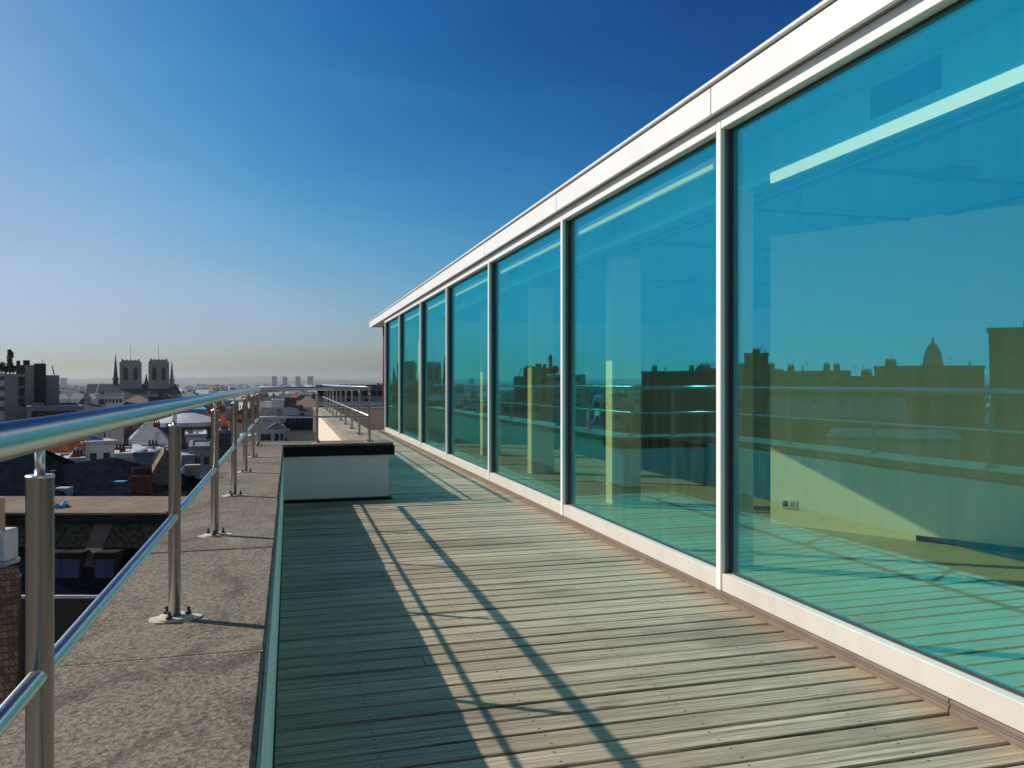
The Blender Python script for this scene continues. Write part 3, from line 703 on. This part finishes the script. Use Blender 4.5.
for nm, lb, a in (
    ('white_stepped_house', 'white stepped house right of the second rail post', (168, 186, 452, 74, 7, 'w1', ('gx', 'zinc_pale', 1.0))),
    ('rubble_white_house', 'patchy white party wall seen between second and third rail posts', (186, 206, 434, 92, 8, 'w1', ('flat', 'zinc_pale', 0))),
    ('grey_wall_house', 'tall windowless grey wall between second and third rail posts', (190, 214, 446, 80, 9, 'w2', ('flat', 'zinc', 0))),
    ('dark_zinc_house', 'dark zinc roofed house low beside the second post', (172, 206, 468, 56, 6, 'w5', ('hip', 'zinc_dark', 1.3))),
    ('slate_gable_house', 'small slate roofed gable with white bargeboard at the ledge', (180, 206, 480, 48, 6, 'w1', ('gy', 'slate', 1.8))),
    ('brown_roof_house', 'house with red-brown roof between third and fourth rail posts', (222, 240, 416, 120, 9, 'w3', ('gx', 'tile_red', 1.6))),
    ('blue_wall_block', 'dark blue-grey block between third and fourth rail posts', (214, 234, 430, 90, 8, 'zinc_dark', ('flat', 'zinc', 0))),
    ('teal_roof_block', 'teal metal roofed block just under the handrail near its bend', (182, 206, 403, 190, 12, 'w2', ('hip', 'tarp', 1.5))),
): block(nm, lb, 'house' if 'house' in nm else 'building', *a, chim=(1 if a[6][0] != 'flat' else 0))

# slate roofed pediment house with long mansard wing
t, w, zt, ro = block('pediment_house', 'white house with small classical pediment and grey slate roof', 'house', 258, 285, 412, 112, 9, 'w1', ('hip', 'slate_grey', 2.4))
b = MB(); b.poly([(-.9, -.5, zt), (2.2, -.5, zt), (.65, -.5, zt+.95), (-.9, .6, zt), (2.2, .6, zt), (.65, .6, zt+.95)], [(0, 1, 2), (3, 5, 4), (0, 2, 5, 3), (1, 4, 5, 2), (0, 3, 4, 1)]); b.build('pediment', 'w2', t)
b = MB(); b.box(-1.9, 2.4, -.35, 0, zt-.25, zt-.01); b.build('cornice', 'w1', t)
frontwins(t, 'win', w, 0, [-1.2, -.3, .65, 1.4], [zt-1.6], .45, .95)
t, w, zt, ro = block('mansard_wing', 'long beige wing with black mansard roof and four rooflights', 'building', 283, 322, 417, 116, 8, 'w3', ('man', 'slate', 1.9))
frontwins(t, 'win', w, 0, spread(-w/2+.1, w/2-.5, 6), [zt-2.2], .4, 1.15)
for k in range(4):
    b = MB(); x_ = -1.9+.75*k; b.poly([(x_, .18, zt+.75), (x_+.3, .18, zt+.75), (x_+.3, .5, zt+1.45), (x_, .5, zt+1.45), (x_, .32, zt+.65), (x_+.3, .32, zt+.65), (x_+.3, .62, zt+1.35), (x_, .62, zt+1.35)], [(0, 1, 2, 3), (0, 4, 5, 1), (1, 5, 6, 2), (2, 6, 7, 3), (3, 7, 4, 0)]); b.build('rooflight', 'skyl', ro)
block('white_box_house', 'bright white box standing above the pediment house', 'building', 272, 284, 399.5, 230, 8, 'w1', ('flat', 'w1', 0))
block('dark_box_block', 'dark grey block right of the bright white box', 'building', 284, 296, 398, 235, 10, 'w5', ('flat', 'zinc_dark', 0))
block('brown_roof_hall', 'long brown roofed hall right of the dark grey block', 'hall', 294, 322, 397, 210, 16, 'w3', ('hip', 'felt', 3))
block('zinc_terrace', 'dark zinc terrace row between white box and black mansard', 'building', 262, 312, 408, 170, 10, 'w2', ('gx', 'zinc_dark', 1.6), chim=2)

# office block behind the far corner
t, w, zt, ro = block('office_block', 'long office block with brown roof edge and dark window bands', 'office building', 318, 420, 385, 62, 14, 'w2', ('flat', 'felt', 0))
for k, (zz, hh, mm, nm) in enumerate(((zt-.50, .42, 'win', 'window'), (zt-1.25, .3, 'w1', 'band'), (zt-1.62, .3, 'red', 'band'))):
    if nm == 'window': frontwins(t, mm, w, 0, spread(-w/2, w/2, 14), [zz], w/14*.86, hh)
    else:
        b = MB(); b.box(-w/2, w/2, -.08, .02, zz, zz+hh); b.build(nm, mm, t)
frontwins(t, 'win', w, 0, spread(-w/2, w/2, 10), [zt-2.6, zt-4.2], w/10*.5, .9)

# ------------------------------------------------------------------ stepped dark block on the left, with roof garden
t = thing('stepped_tower_block', 'dark stepped block with roof turrets and cream lit flank at the left edge', 'building', *place(26, 79))
def l3(px, py, d=79):
    return (W(26, d).length*math.tan(math.atan((px-512)/F_PX)-math.atan((26-512)/F_PX)), 0, H(py, d)-GZ)
def mass(px0, px1, py, y0, y1, m, nm='wall', z0=0):
    b = MB(); b.box(l3(px0, 0)[0], l3(px1, 0)[0], y0, y1, z0, l3(0, py)[2]); return b.build(nm, m, t)
w0 = mass(5, 25, 374, 0, 12, 'stone_dark'); mass(-40, 4.8, 373, -.0, 12, 'cream_wall', 'cream_bay')
mass(25.1, 34, 365, -.5, 13, 'stone_dark'); mass(34.1, 46, 363.5, -.2, 13, 'w5'); mass(46.1, 59.5, 375, .4, 14, 'stone_dark')
for a in ((16, 20, 360), (23, 30, 359.5), (37, 46, 362.6)): mass(a[0], a[1], a[2], 3, 6, 'w5', 'turret', l3(0, 376)[2])
mass(16, 34, 364.8, 1.5, 10, 'w5', 'penthouse', l3(0, 374)[2])
for y_ in (381, 392, 402):
    q = l3(21.8, y_); b = MB(); b.box(q[0]-.28, q[0]+.28, -.05, .08, q[2]-.45, q[2]+.40); b.build('window', 'win', t)
for y_ in (379, 389, 399, 409):
    q = l3(1, y_); b = MB(); b.box(q[0]-2.6, q[0]+.30, -.05, .08, q[2]-.15, q[2]+.28); b.build('window', 'w4', t)
q = l3(55, 375); b = MB(); b.tube((q[0], 2, q[2]), (q[0]-.22, 2, q[2]+1.0), .05, 8); b.build('mast', 'zinc_dark', t)
q = l3(43, 362); b = MB(); b.tube((q[0], 4, q[2]), (q[0], 4, q[2]+.4), .03, 6); b.build('mast', 'zinc_dark', t)
def leafclump(b, c, r, n, s, q):
    for _ in range(n):
        v = Vector((q.gauss(0, 1), q.gauss(0, 1), q.gauss(0, 1))).normalized()*r*(q.random()**.4)
        p = Vector(c)+Vector((v.x, v.y, v.z)); u = Vector((q.gauss(0, 1), q.gauss(0, 1), q.gauss(0, 1))).normalized(); w_ = u.orthogonal().normalized()
        k = s*q.uniform(.6, 1.3); b.poly([p-u*k, p+w_*k*.6, p+u*k, p-w_*k*.6], [(0, 1, 2, 3)])
qq = random.Random(2)
zr = H(374, 80)
wp = W(10, 80); tr = thing('tree', 'tall narrow dark evergreen on the roof of the stepped block', 'tree', (wp.x, wp.y, zr), -YAW)
b = MB(); b.tube((0, 0, 0), (0, 0, 2.0), .08, 8, .02); b.build('trunk', 'bark', tr)
b = MB()
for z_, r_ in ((.5, .40), (1.0, .34), (1.4, .26), (1.75, .30), (2.05, .26), (2.3, .16)): leafclump(b, (qq.uniform(-.06, .06), 0, z_), r_, 130, .09, qq)
b.build('crown', 'leaf', tr)
for px, lb, hh in ((1.5, 'leafy shrub left of the evergreen on the stepped block', 1.15), (6, 'low shrub at the foot of the roof evergreen', .8), (13.5, 'round shrub right of the roof evergreen', .8)):
    wp = W(px, 80.4); tr = thing('shrub', lb, 'shrub', (wp.x, wp.y, zr), 0)
    b = MB(); b.tube((0, 0, 0), (0, 0, hh*.6), .05, 6, .02); b.build('stem', 'bark', tr)
    b = MB(); leafclump(b, (0, 0, hh*.6), hh*.45, 260, .09, qq); leafclump(b, (.1, 0, hh*.85), hh*.25, 80, .08, qq); b.build('foliage', 'leaf', tr)
block('low_grey_wing', 'low flat grey wing at the foot of the stepped block', 'building', 28, 82, 406, 74, 12, 'w2', ('flat', 'zinc', 0), wins=(7, 1, .5, .6, 1.1))

# white facades in front of the cathedral
for nm, lb, a, wn_ in (
    ('white_terrace', 'white terrace with a row of small windows below the cathedral', (96, 124, 394, 170, 10, 'w1', ('flat', 'zinc_pale', 0)), (7, 2, .42, .8, 1.9)),
    ('long_white_terrace', 'long low white terrace between stepped block and cathedral', (60, 98, 394, 200, 10, 'w1', ('gx', 'zinc', 1.2)), (9, 2, .5, .9, 2.2)),
    ('grey_gabled_house', 'grey gabled house in front of the long white terrace', (76, 90, 398, 150, 8, 'w2', ('gy', 'slate_grey', 1.6)), (2, 2, .5, .8, 1.8)),
    ('small_white_house', 'small white gabled house under the cathedral spire', (86, 104, 402, 130, 8, 'w1', ('gx', 'zinc_dark', 1.1)), (4, 1, .4, .7, 1.6)),
    ('brown_brick_block', 'brown brick block in front of the cathedral towers', (124, 152, 396, 180, 10, 'w4', ('hip', 'felt', 1.6)), (6, 1, .5, .9, 2)),
    ('dark_slate_terrace', 'dark slate roofed terrace right of the brown brick block', (150, 186, 397, 160, 9, 'w2', ('gx', 'slate', 1.5)), (7, 1, .4, .8, 1.8)),
): block(nm, lb, 'terrace' if 'terrace' in nm else 'house', *a, wins=wn_, chim=1 if a[6][0] != 'flat' else 0)
wp = W(97, 150); mast = MB(); mast.tube((0, 0, 0), (.75, 0, 2.3), .09, 8); mast.tube((.75, 0, 2.3), (.95, 0, 2.35), .16, 8)
mast = mast.build('crane_jib', 'w1', None, (wp.x-.3, wp.y, H(396, 150))); mast.rotation_euler = (0, 0, -YAW); tag(mast, 'slanted white crane jib sticking up left of the cathedral roof', 'crane')

# ------------------------------------------------------------------ cathedral
DC = 300
t = thing('cathedral', 'grey cathedral with two square towers, spires and long dark roof', 'cathedral', *place(140, DC))
def l4(px, py, d=DC):
    return (W(140, d).length*math.tan(math.atan((px-512)/F_PX)-math.atan((140-512)/F_PX)), 0, H(py, d)-GZ)
x0, x1 = l4(86, 0)[0], l4(182, 0)[0]; z1, z2 = l4(0, 394)[2], l4(0, 384)[2]
b = MB(); b.box(x0, x1, 0, 16, 0, z1); b.build('wall', 'stone_dark', t)
b = MB(); b.poly([(x0, -.6, z1), (x1, -.6, z1), (x1-2, 8, z2), (x0, 8, z2), (x0, 16.6, z1), (x1, 16.6, z1)], [(0, 1, 2, 3), (3, 2, 5, 4), (0, 3, 4), (1, 5, 2), (0, 4, 5, 1)]); b.build('nave_roof', 'green_copper', t)
for c_, hw0, hw1, yt in ((130.5, 9.3, 8.4, 360.2), (159, 8.9, 8.3, 359.3)):
    xc = l4(c_, 0)[0]; k = DC/F_PX; zt_ = l4(0, yt)[2]
    b = MB(); yb_ = 4.0
    for (za, zb, ra, rb2) in ((0, z2, hw0*k*1.06, hw0*k*1.05), (z2, z2+(zt_-z2)*.62, hw0*k, hw0*k*.985), (z2+(zt_-z2)*.62, zt_, hw0*k*.97, hw1*k)):
        p = [(xc-ra, yb_, za), (xc+ra, yb_, za), (xc+ra, yb_+2*ra, za), (xc-ra, yb_+2*ra, za), (xc-rb2, yb_+.1, zb), (xc+rb2, yb_+.1, zb), (xc+rb2, yb_+2*rb2, zb), (xc-rb2, yb_+2*rb2, zb)]
        b.poly(p, [(0, 1, 5, 4), (1, 2, 6, 5), (2, 3, 7, 6), (3, 0, 4, 7), (4, 5, 6, 7), (0, 3, 2, 1)])
    r_ = hw1*k
    for i in range(5):                       # crown of pinnacles
        xx = xc-r_+.35+i*(2*r_-.7)/4
        b.box(xx-.28, xx+.28, yb_-.1, yb_+.5, zt_, zt_+(.55 if i in (0, 4) else .3)); b.box(xx-.28, xx+.28, yb_+2*r_-.5, yb_+2*r_, zt_, zt_+.4)
    for xx in (xc-hw0*k, xc, xc+hw0*k): b.box(xx-.3, xx+.3, yb_-.35, yb_+.2, 0, zt_-.6)
    tw = b.build('tower', 'stone', t)
    for sx in (-.5, .5):
        xx = xc+sx*hw0*k*.98
        b = MB(); zb0, zb1 = l4(0, 380)[2], l4(0, 369)[2]
        b.poly([(xx-.72, yb_-.08, zb0), (xx+.72, yb_-.08, zb0), (xx+.72, yb_-.08, zb1), (xx, yb_-.08, zb1+.9), (xx-.72, yb_-.08, zb1), (xx-.72, yb_+.3, zb0), (xx+.72, yb_+.3, zb0), (xx+.72, yb_+.3, zb1), (xx, yb_+.3, zb1+.9), (xx-.72, yb_+.3, zb1)],
               [(0, 1, 2, 3, 4), (0, 5, 6, 1), (1, 6, 7, 2), (2, 7, 8, 3), (3, 8, 9, 4), (4, 9, 5, 0)]); b.build('belfry_opening', 'dark', tw)
    b = MB(); b.tube((xc, yb_+3, zt_), (xc, yb_+3, l4(0, 341)[2]), .09, 6, .05); b.build('flagpole', 'zinc', tw)
def spire(px, ybase, ytip, r, m, y_=8):
    xc = l4(px, 0)[0]; zb_, zt_ = l4(0, ybase)[2], l4(0, ytip)[2]; hgt = zt_-zb_
    b = MB(); prof = [(r, zb_-4), (r, zb_+hgt*.20), (r*1.25, zb_+hgt*.21), (r*1.25, zb_+hgt*.24), (r*.85, zb_+hgt*.25), (r*.42, zb_+hgt*.65), (.05, zt_)]
    b.lathe(prof, 8, (xc, y_)); o = b.build('spire', m, t)
    for p_ in o.data.polygons: p_.use_smooth = False
spire(115, 386, 353, .95, 'green_copper'); spire(146.4, 386, 373, .75, 'green_copper', 5); spire(172.5, 386, 359.5, .85, 'stone', 6)

# ------------------------------------------------------------------ far tower blocks, white hall
for px, wpx, yt, lb in ((274.5, 5.2, 376.2, 'leftmost hazy tower block of four on the horizon'), (285, 4.8, 376.6, 'second hazy tower block from the left on the horizon'),
                        (298, 5.0, 376.2, 'third hazy tower block on the horizon, after the wider gap'), (310.3, 5.6, 376.2, 'rightmost hazy tower block of four on the horizon')):
    block('tower_block', lb, 'tower block', px-wpx/2, px+wpx/2, yt, 2100, 14, 'w2', ('flat', 'zinc', 0), group='tower blocks on the horizon')
block('white_hall', 'bright white hall just above the handrail beyond the four towers', 'hall', 297, 303, 385.2, 900, 10, 'w1', ('flat', 'w1', 0))
block('white_depot', 'small bright white depot below the handrail', 'hall', 279.5, 283, 391.5, 640, 8, 'w1', ('flat', 'w1', 0))
block('pale_slab', 'pale slab block on the horizon right of the stepped block', 'building', 60, 67, 378, 1500, 20, 'w1', ('flat', 'w1', 0))

# ------------------------------------------------------------------ quarter to the left of the picture, seen mirrored in the glass
PHI = math.atan(WSL); GX = WX0+.058
nrm = Vector((math.cos(PHI), math.sin(PHI)))
dist_m = Vector((GX, 0)).dot(nrm); MCAM = Vector((0, 0))+2*dist_m*nrm       # mirrored eye
def RW(px, D):
    tt = (px-512)/F_PX; v = Vector((tt*CY+SY, CY-tt*SY)); v2 = v-2*v.dot(nrm)*nrm
    return MCAM+v2*D
def rblock(name, label, cat, px0, px1, ytop, D, depth, wall, roof, wins=None, chim=0):
    a, c = RW(px0, D), RW(px1, D); m_ = (a+c)/2; wv = a-c; w = wv.length
    dv = m_-MCAM; rz = math.atan2(dv.y, dv.x)-math.pi/2; w *= abs(wv.normalized().dot(Vector((math.cos(rz), math.sin(rz)))))   # front faces the pavilion
    t = thing(name, label, cat, (m_.x, m_.y, GZ), rz)
    top = H(ytop, D)-GZ; kind, rm, rise = roof; zt = top-(rise if kind != 'flat' else .35)
    b = MB(); b.box(-w/2, w/2, 0, depth, 0, zt); b.build('wall', wall, t)
    rb_ = {'slab': lambda: MB().box(-w/2-.1, w/2+.1, -.1, depth+.1, zt+.002, zt+.15), 'flat': lambda: roof_flat(w, depth, zt+.002), 'gx': lambda: roof_gable(w, depth, zt+.002, rise), 'hip': lambda: roof_hip(w, depth, zt+.002, rise), 'man': lambda: roof_mansard(w, depth, zt+.002, rise, rise*.5)}[kind]()
    ro = rb_.build('roof', rm, t)
    for k in range(chim):
        cx = -w/2+w*(k+.5)/chim+rnd.uniform(-1, 1); b = MB(); b.box(cx-.5, cx+.5, depth*.4, depth*.4+.7, zt, zt+rise*.9+.8); b.build('chimney', 'brick', ro)
    if D > 50: clutter(ro, w, depth*.7, zt+.3, .3, 7)
    if wins: frontwins(t, 'win', w, 0, spread(-w/2+.4, w/2-.4, wins[0]), [zt-wins[4]*(k+1)+.5 for k in range(wins[1])], wins[2], wins[3])
    return t, w, zt, ro
rblock('long_office', 'long dark office block mirrored in the glass between columns', 'office building', 641, 727, 371, 120, 14, 'w5', ('flat', 'zinc_dark', 0), (14, 3, 1.0, 1.4, 2.9))
t, w, zt, ro = rblock('plant_room_block', 'dark block with frame antenna mirrored by the nearest mullion', 'building', 694, 716, 368.5, 150, 10, 'w5', ('flat', 'zinc_dark', 0))
for x_ in (-1.2, 0, .9):
    b = MB(); b.tube((x_, 3, zt+.3), (x_, 3, zt+1.4+.3*abs(x_)), .06, 6); b.build('mast', 'zinc_dark', ro)
b = MB(); b.tube((-2, 3, zt+1.2), (1.5, 3, zt+1.2), .06, 6); b.build('mast', 'zinc_dark', ro)
rblock('tall_grey_block', 'square grey block mirrored just right of the nearest mullion', 'building', 747, 771, 353, 140, 10, 'w5', ('flat', 'zinc_dark', 0))
rblock('flat_brown_block', 'flat brown block mirrored right of the tall grey block', 'building', 724, 785, 369.5, 105, 12, 'w4', ('flat', 'felt', 0), (10, 3, .8, 1.2, 2.6))
rblock('wide_brown_block', 'wide brown block mirrored left of the domed church', 'building', 783, 852, 371, 100, 12, 'w4', ('flat', 'felt', 0), (12, 3, .7, 1.2, 2.5))
rblock('low_brown_block', 'low brown block mirrored in front of the domed church', 'building', 850, 878, 376.5, 110, 10, 'w4', ('flat', 'felt', 0), (5, 2, .7, 1.2, 2.5))
rblock('arcaded_block', 'long stone block with rows of windows mirrored below the dome', 'building', 875, 985, 366, 100, 14, 'w4', ('flat', 'slate_grey', 0), (20, 3, .7, 1.3, 2.6))
rblock('brown_terrace', 'lower brown terrace mirrored above the reflected ledge', 'terrace', 770, 905, 398, 66, 10, 'w4', ('gx', 'slate_grey', 1.6), (18, 2, .6, 1.1, 2.3))
rblock('pale_flat_roof', 'low pale flat roof mirrored just over the reflected ledge', 'building', 826, 960, 438, 34, 7, 'w2', ('slab', 'slate_grey', 0.15))
t, w, zt, ro = rblock('turreted_mansion', 'tall brown mansion with pinnacle mirrored at the right edge', 'mansion', 989, 1120, 326, 62, 12, 'w4', ('flat', 'slate_grey', 0), (9, 4, .7, 1.3, 2.4))
xs_ = -w/2+.0
b = MB(); b.lathe([(.85, zt-5), (.85, zt-2.2), (.95, zt-2.1), (.55, zt-1.2), (.42, zt-.3), (.45, zt+.1), (.16, zt+.45), (.05, zt+.7), (.03, zt+1.6)], 10, (xs_, .6)); b.build('turret', 'slate_grey', t)
t = thing('domed_church', 'church with tall dome and lantern mirrored in the largest pane', 'church', (*RW(934.5, 210), GZ), 0)
k_ = 210/F_PX; zb_ = H(370, 210)-GZ; zt_ = H(340, 210)-GZ; hh = zt_-zb_
b = MB(); b.lathe([(9.0*k_, 0), (9.0*k_, zb_+hh*.12), (9.6*k_, zb_+hh*.14), (8.6*k_, zb_+hh*.28), (7.6*k_, zb_+hh*.5), (5.6*k_, zb_+hh*.72), (3.0*k_, zb_+hh*.85), (1.6*k_, zb_+hh*.86)], 24); b.build('dome', 'stone_dark', t)
b = MB(); b.lathe([(1.5*k_, zb_+hh*.861), (1.5*k_, zb_+hh*.97), (.9*k_, zb_+hh*1.02), (.2*k_, zb_+hh*1.1)], 12); b.build('lantern', 'stone_dark', t)
b = MB(); b.box(-5, 5, -8, 8, 0, zb_-1.5); b.build('wall', 'stone_dark', t)

# ------------------------------------------------------------------ filler houses: prototypes and copies
def house_proto(name, wall, roof, kind, w, dp, h, rise, chim):
    t = thing(name, None, 'house')
    b = MB(); b.box(-w/2, w/2, 0, dp, 0, h); b.build('wall', wall, t)
    rb_ = {'flat': lambda: roof_flat(w, dp, h+.002), 'gx': lambda: roof_gable(w, dp, h+.002, rise), 'gy': lambda: roof_gable(w, dp, h+.002, rise, axis='y'), 'hip': lambda: roof_hip(w, dp, h+.002, rise), 'man': lambda: roof_mansard(w, dp, h+.002, rise, rise*.4)}[kind]()
    ro = rb_.build('roof', roof, t)
    for cx in chim:
        b = MB(); b.box(cx-.4, cx+.4, dp*.35, dp*.35+.6, h, h+rise+.8); b.build('chimney', 'brick', ro)
    frontwins(t, 'win', w, 0, spread(-w/2+.3, w/2-.3, max(2, int(w/2.2))), [h-2.1, h-4.6], .8, 1.3)
    return t
PRO = [
    (house_proto('city_house', 'w1', 'zinc', 'gx', 8, 8, 15, 2.2, (-3, 3)), 'white house with grey zinc gable roof in the far sea of roofs', 'white houses with zinc gable roofs'),
    (house_proto('city_house', 'w3', 'tile_red', 'gx', 7, 8, 15, 2.6, (2.5,)), 'tan house with red tiled roof in the far sea of roofs', 'tan houses with red tiled roofs'),
    (house_proto('city_house', 'w2', 'slate', 'man', 9, 9, 15, 2.2, (-3.5, 3.5)), 'grey house with dark slate mansard in the far sea of roofs', 'grey houses with slate mansards'),
    (house_proto('city_house', 'w4', 'slate_grey', 'gy', 6, 9, 15, 2.4, ()), 'brick house with grey slate gable in the far sea of roofs', 'brick houses with slate gables'),
    (house_proto('city_house', 'w1', 'zinc_pale', 'flat', 9, 10, 16, .3, ()), 'white flat-roofed block in the far sea of roofs', 'white flat-roofed blocks'),
    (house_proto('city_house', 'w2', 'zinc_dark', 'hip', 10, 9, 15, 2.3, (0,)), 'grey house with dark hipped roof in the far sea of roofs', 'grey houses with dark hipped roofs'),
]
used = [0]*len(PRO); spots = []
q = random.Random(21)
def clear(x, y, r):
    for a, c, s in spots:
        if (x-a)**2+(y-c)**2 < (r+s)**2: return False
    return True
for o in list(COL.objects):
    if o.type == 'EMPTY' and o.parent is None and o.get('category') and o.name.split('.')[0] != 'city_house' and o.location.z < -1: spots.append((o.location.x, o.location.y, 5.5 if o.location.length > 70 else 9))
n_ok = 0; tries = 0
while n_ok < 210 and tries < 9000:
    tries += 1
    az = R(q.uniform(-68, 7)); D = 85*math.exp(q.random()**.8*1.75)
    x, y = D*math.sin(az), D*math.cos(az)
    if x > -2.5 and y < 60: continue
    dc = y*CY+x*SY
    if not clear(x, y, 5): continue
    drop = q.uniform(7.5, 12) if D < 150 else q.uniform(5.0, 11)
    k = q.randrange(len(PRO)); p, lb, gr = PRO[k]
    o = p if used[k] == 0 else copy_tree(p); used[k] += 1
    hgt = {'gx': 17.2}.get('', 17.4)
    o.location = (x, y, EYE-drop-17.4); o.rotation_euler = (0, 0, -az+q.choice([0, 1.57, -1.57, 3.14])*(q.random() < .5)+q.uniform(-.5, .5))
    tag(o, lb, 'house', gr); spots.append((x, y, 4)); n_ok += 1
# the hazy town beyond: nobody could count it
b = MB()
for _ in range(2600):
    az = R(q.uniform(-70, 12)); D = 480*math.exp(q.random()*2.0); s_ = q.uniform(.7, 1.6)
    x, y = D*math.sin(az), D*math.cos(az); w_, d_, h_ = 7*s_*q.uniform(.8, 2), 8*s_, q.uniform(8, 17)+D*.0012
    mx = Matrix.Translation((x, y, GZ)) @ Matrix.Rotation(-az+q.uniform(-.6, .6), 4, 'Z')
    if q.random() < .4: b.box(-w_/2, w_/2, 0, d_, 0, h_, mx)
    else:
        pts = [mx @ Vector(v) for v in ((-w_/2, 0, 0), (w_/2, 0, 0), (w_/2, d_, 0), (-w_/2, d_, 0), (-w_/2, 0, h_), (w_/2, 0, h_), (w_/2, d_, h_), (-w_/2, d_, h_), (-w_/2, d_/2, h_+3), (w_/2, d_/2, h_+3))]
        b.poly(pts, [(0, 1, 5, 4), (1, 2, 6, 9, 5), (2, 3, 7, 6), (3, 0, 4, 8, 7), (4, 5, 9, 8), (6, 7, 8, 9)])
fm, fn, fb = new_mat('far_town'); fb.inputs['Roughness'].default_value = .9
geo = fn.nodes.new('ShaderNodeNewGeometry')
cr = fn.nodes.new('ShaderNodeValToRGB'); fn.links.new(geo.outputs['Random Per Island'], cr.inputs[0]); cr.color_ramp.interpolation = 'CONSTANT'
els = cr.color_ramp.elements; els[0].color = (.10, .10, .11, 1); els[1].position = .2; els[1].color = (.30, .28, .25, 1)
for p_, c_ in ((.38, (.07, .075, .08)), (.52, (.48, .46, .43)), (.66, (.20, .11, .08)), (.76, (.16, .16, .17)), (.9, (.6, .6, .58))):
    e = els.new(p_); e.color = (*c_, 1)
fn.links.new(cr.outputs[0], fb.inputs['Base Color'])
tag(b.build('far_town', fm), 'hazy mass of distant roofs reaching to the hills', 'town', kind='stuff')

# ------------------------------------------------------------------ the air
b = MB(); b.box(-7600, 7600, -7600, 7600, GZ-1.5, 75)
hz = b.build('haze', new_mat('haze_air')[0]); tag(hz, 'pale haze over the city', 'haze', kind='stuff')
n = hz.data.materials[0].node_tree; n.nodes.clear()
out = n.nodes.new('ShaderNodeOutputMaterial'); pv = n.nodes.new('ShaderNodeVolumePrincipled')
pv.inputs['Color'].default_value = (.84, .94, 1.0, 1); pv.inputs['Density'].default_value = 1.0e-4
pv.inputs['Anisotropy'].default_value = .2
n.links.new(pv.outputs[0], out.inputs['Volume'])
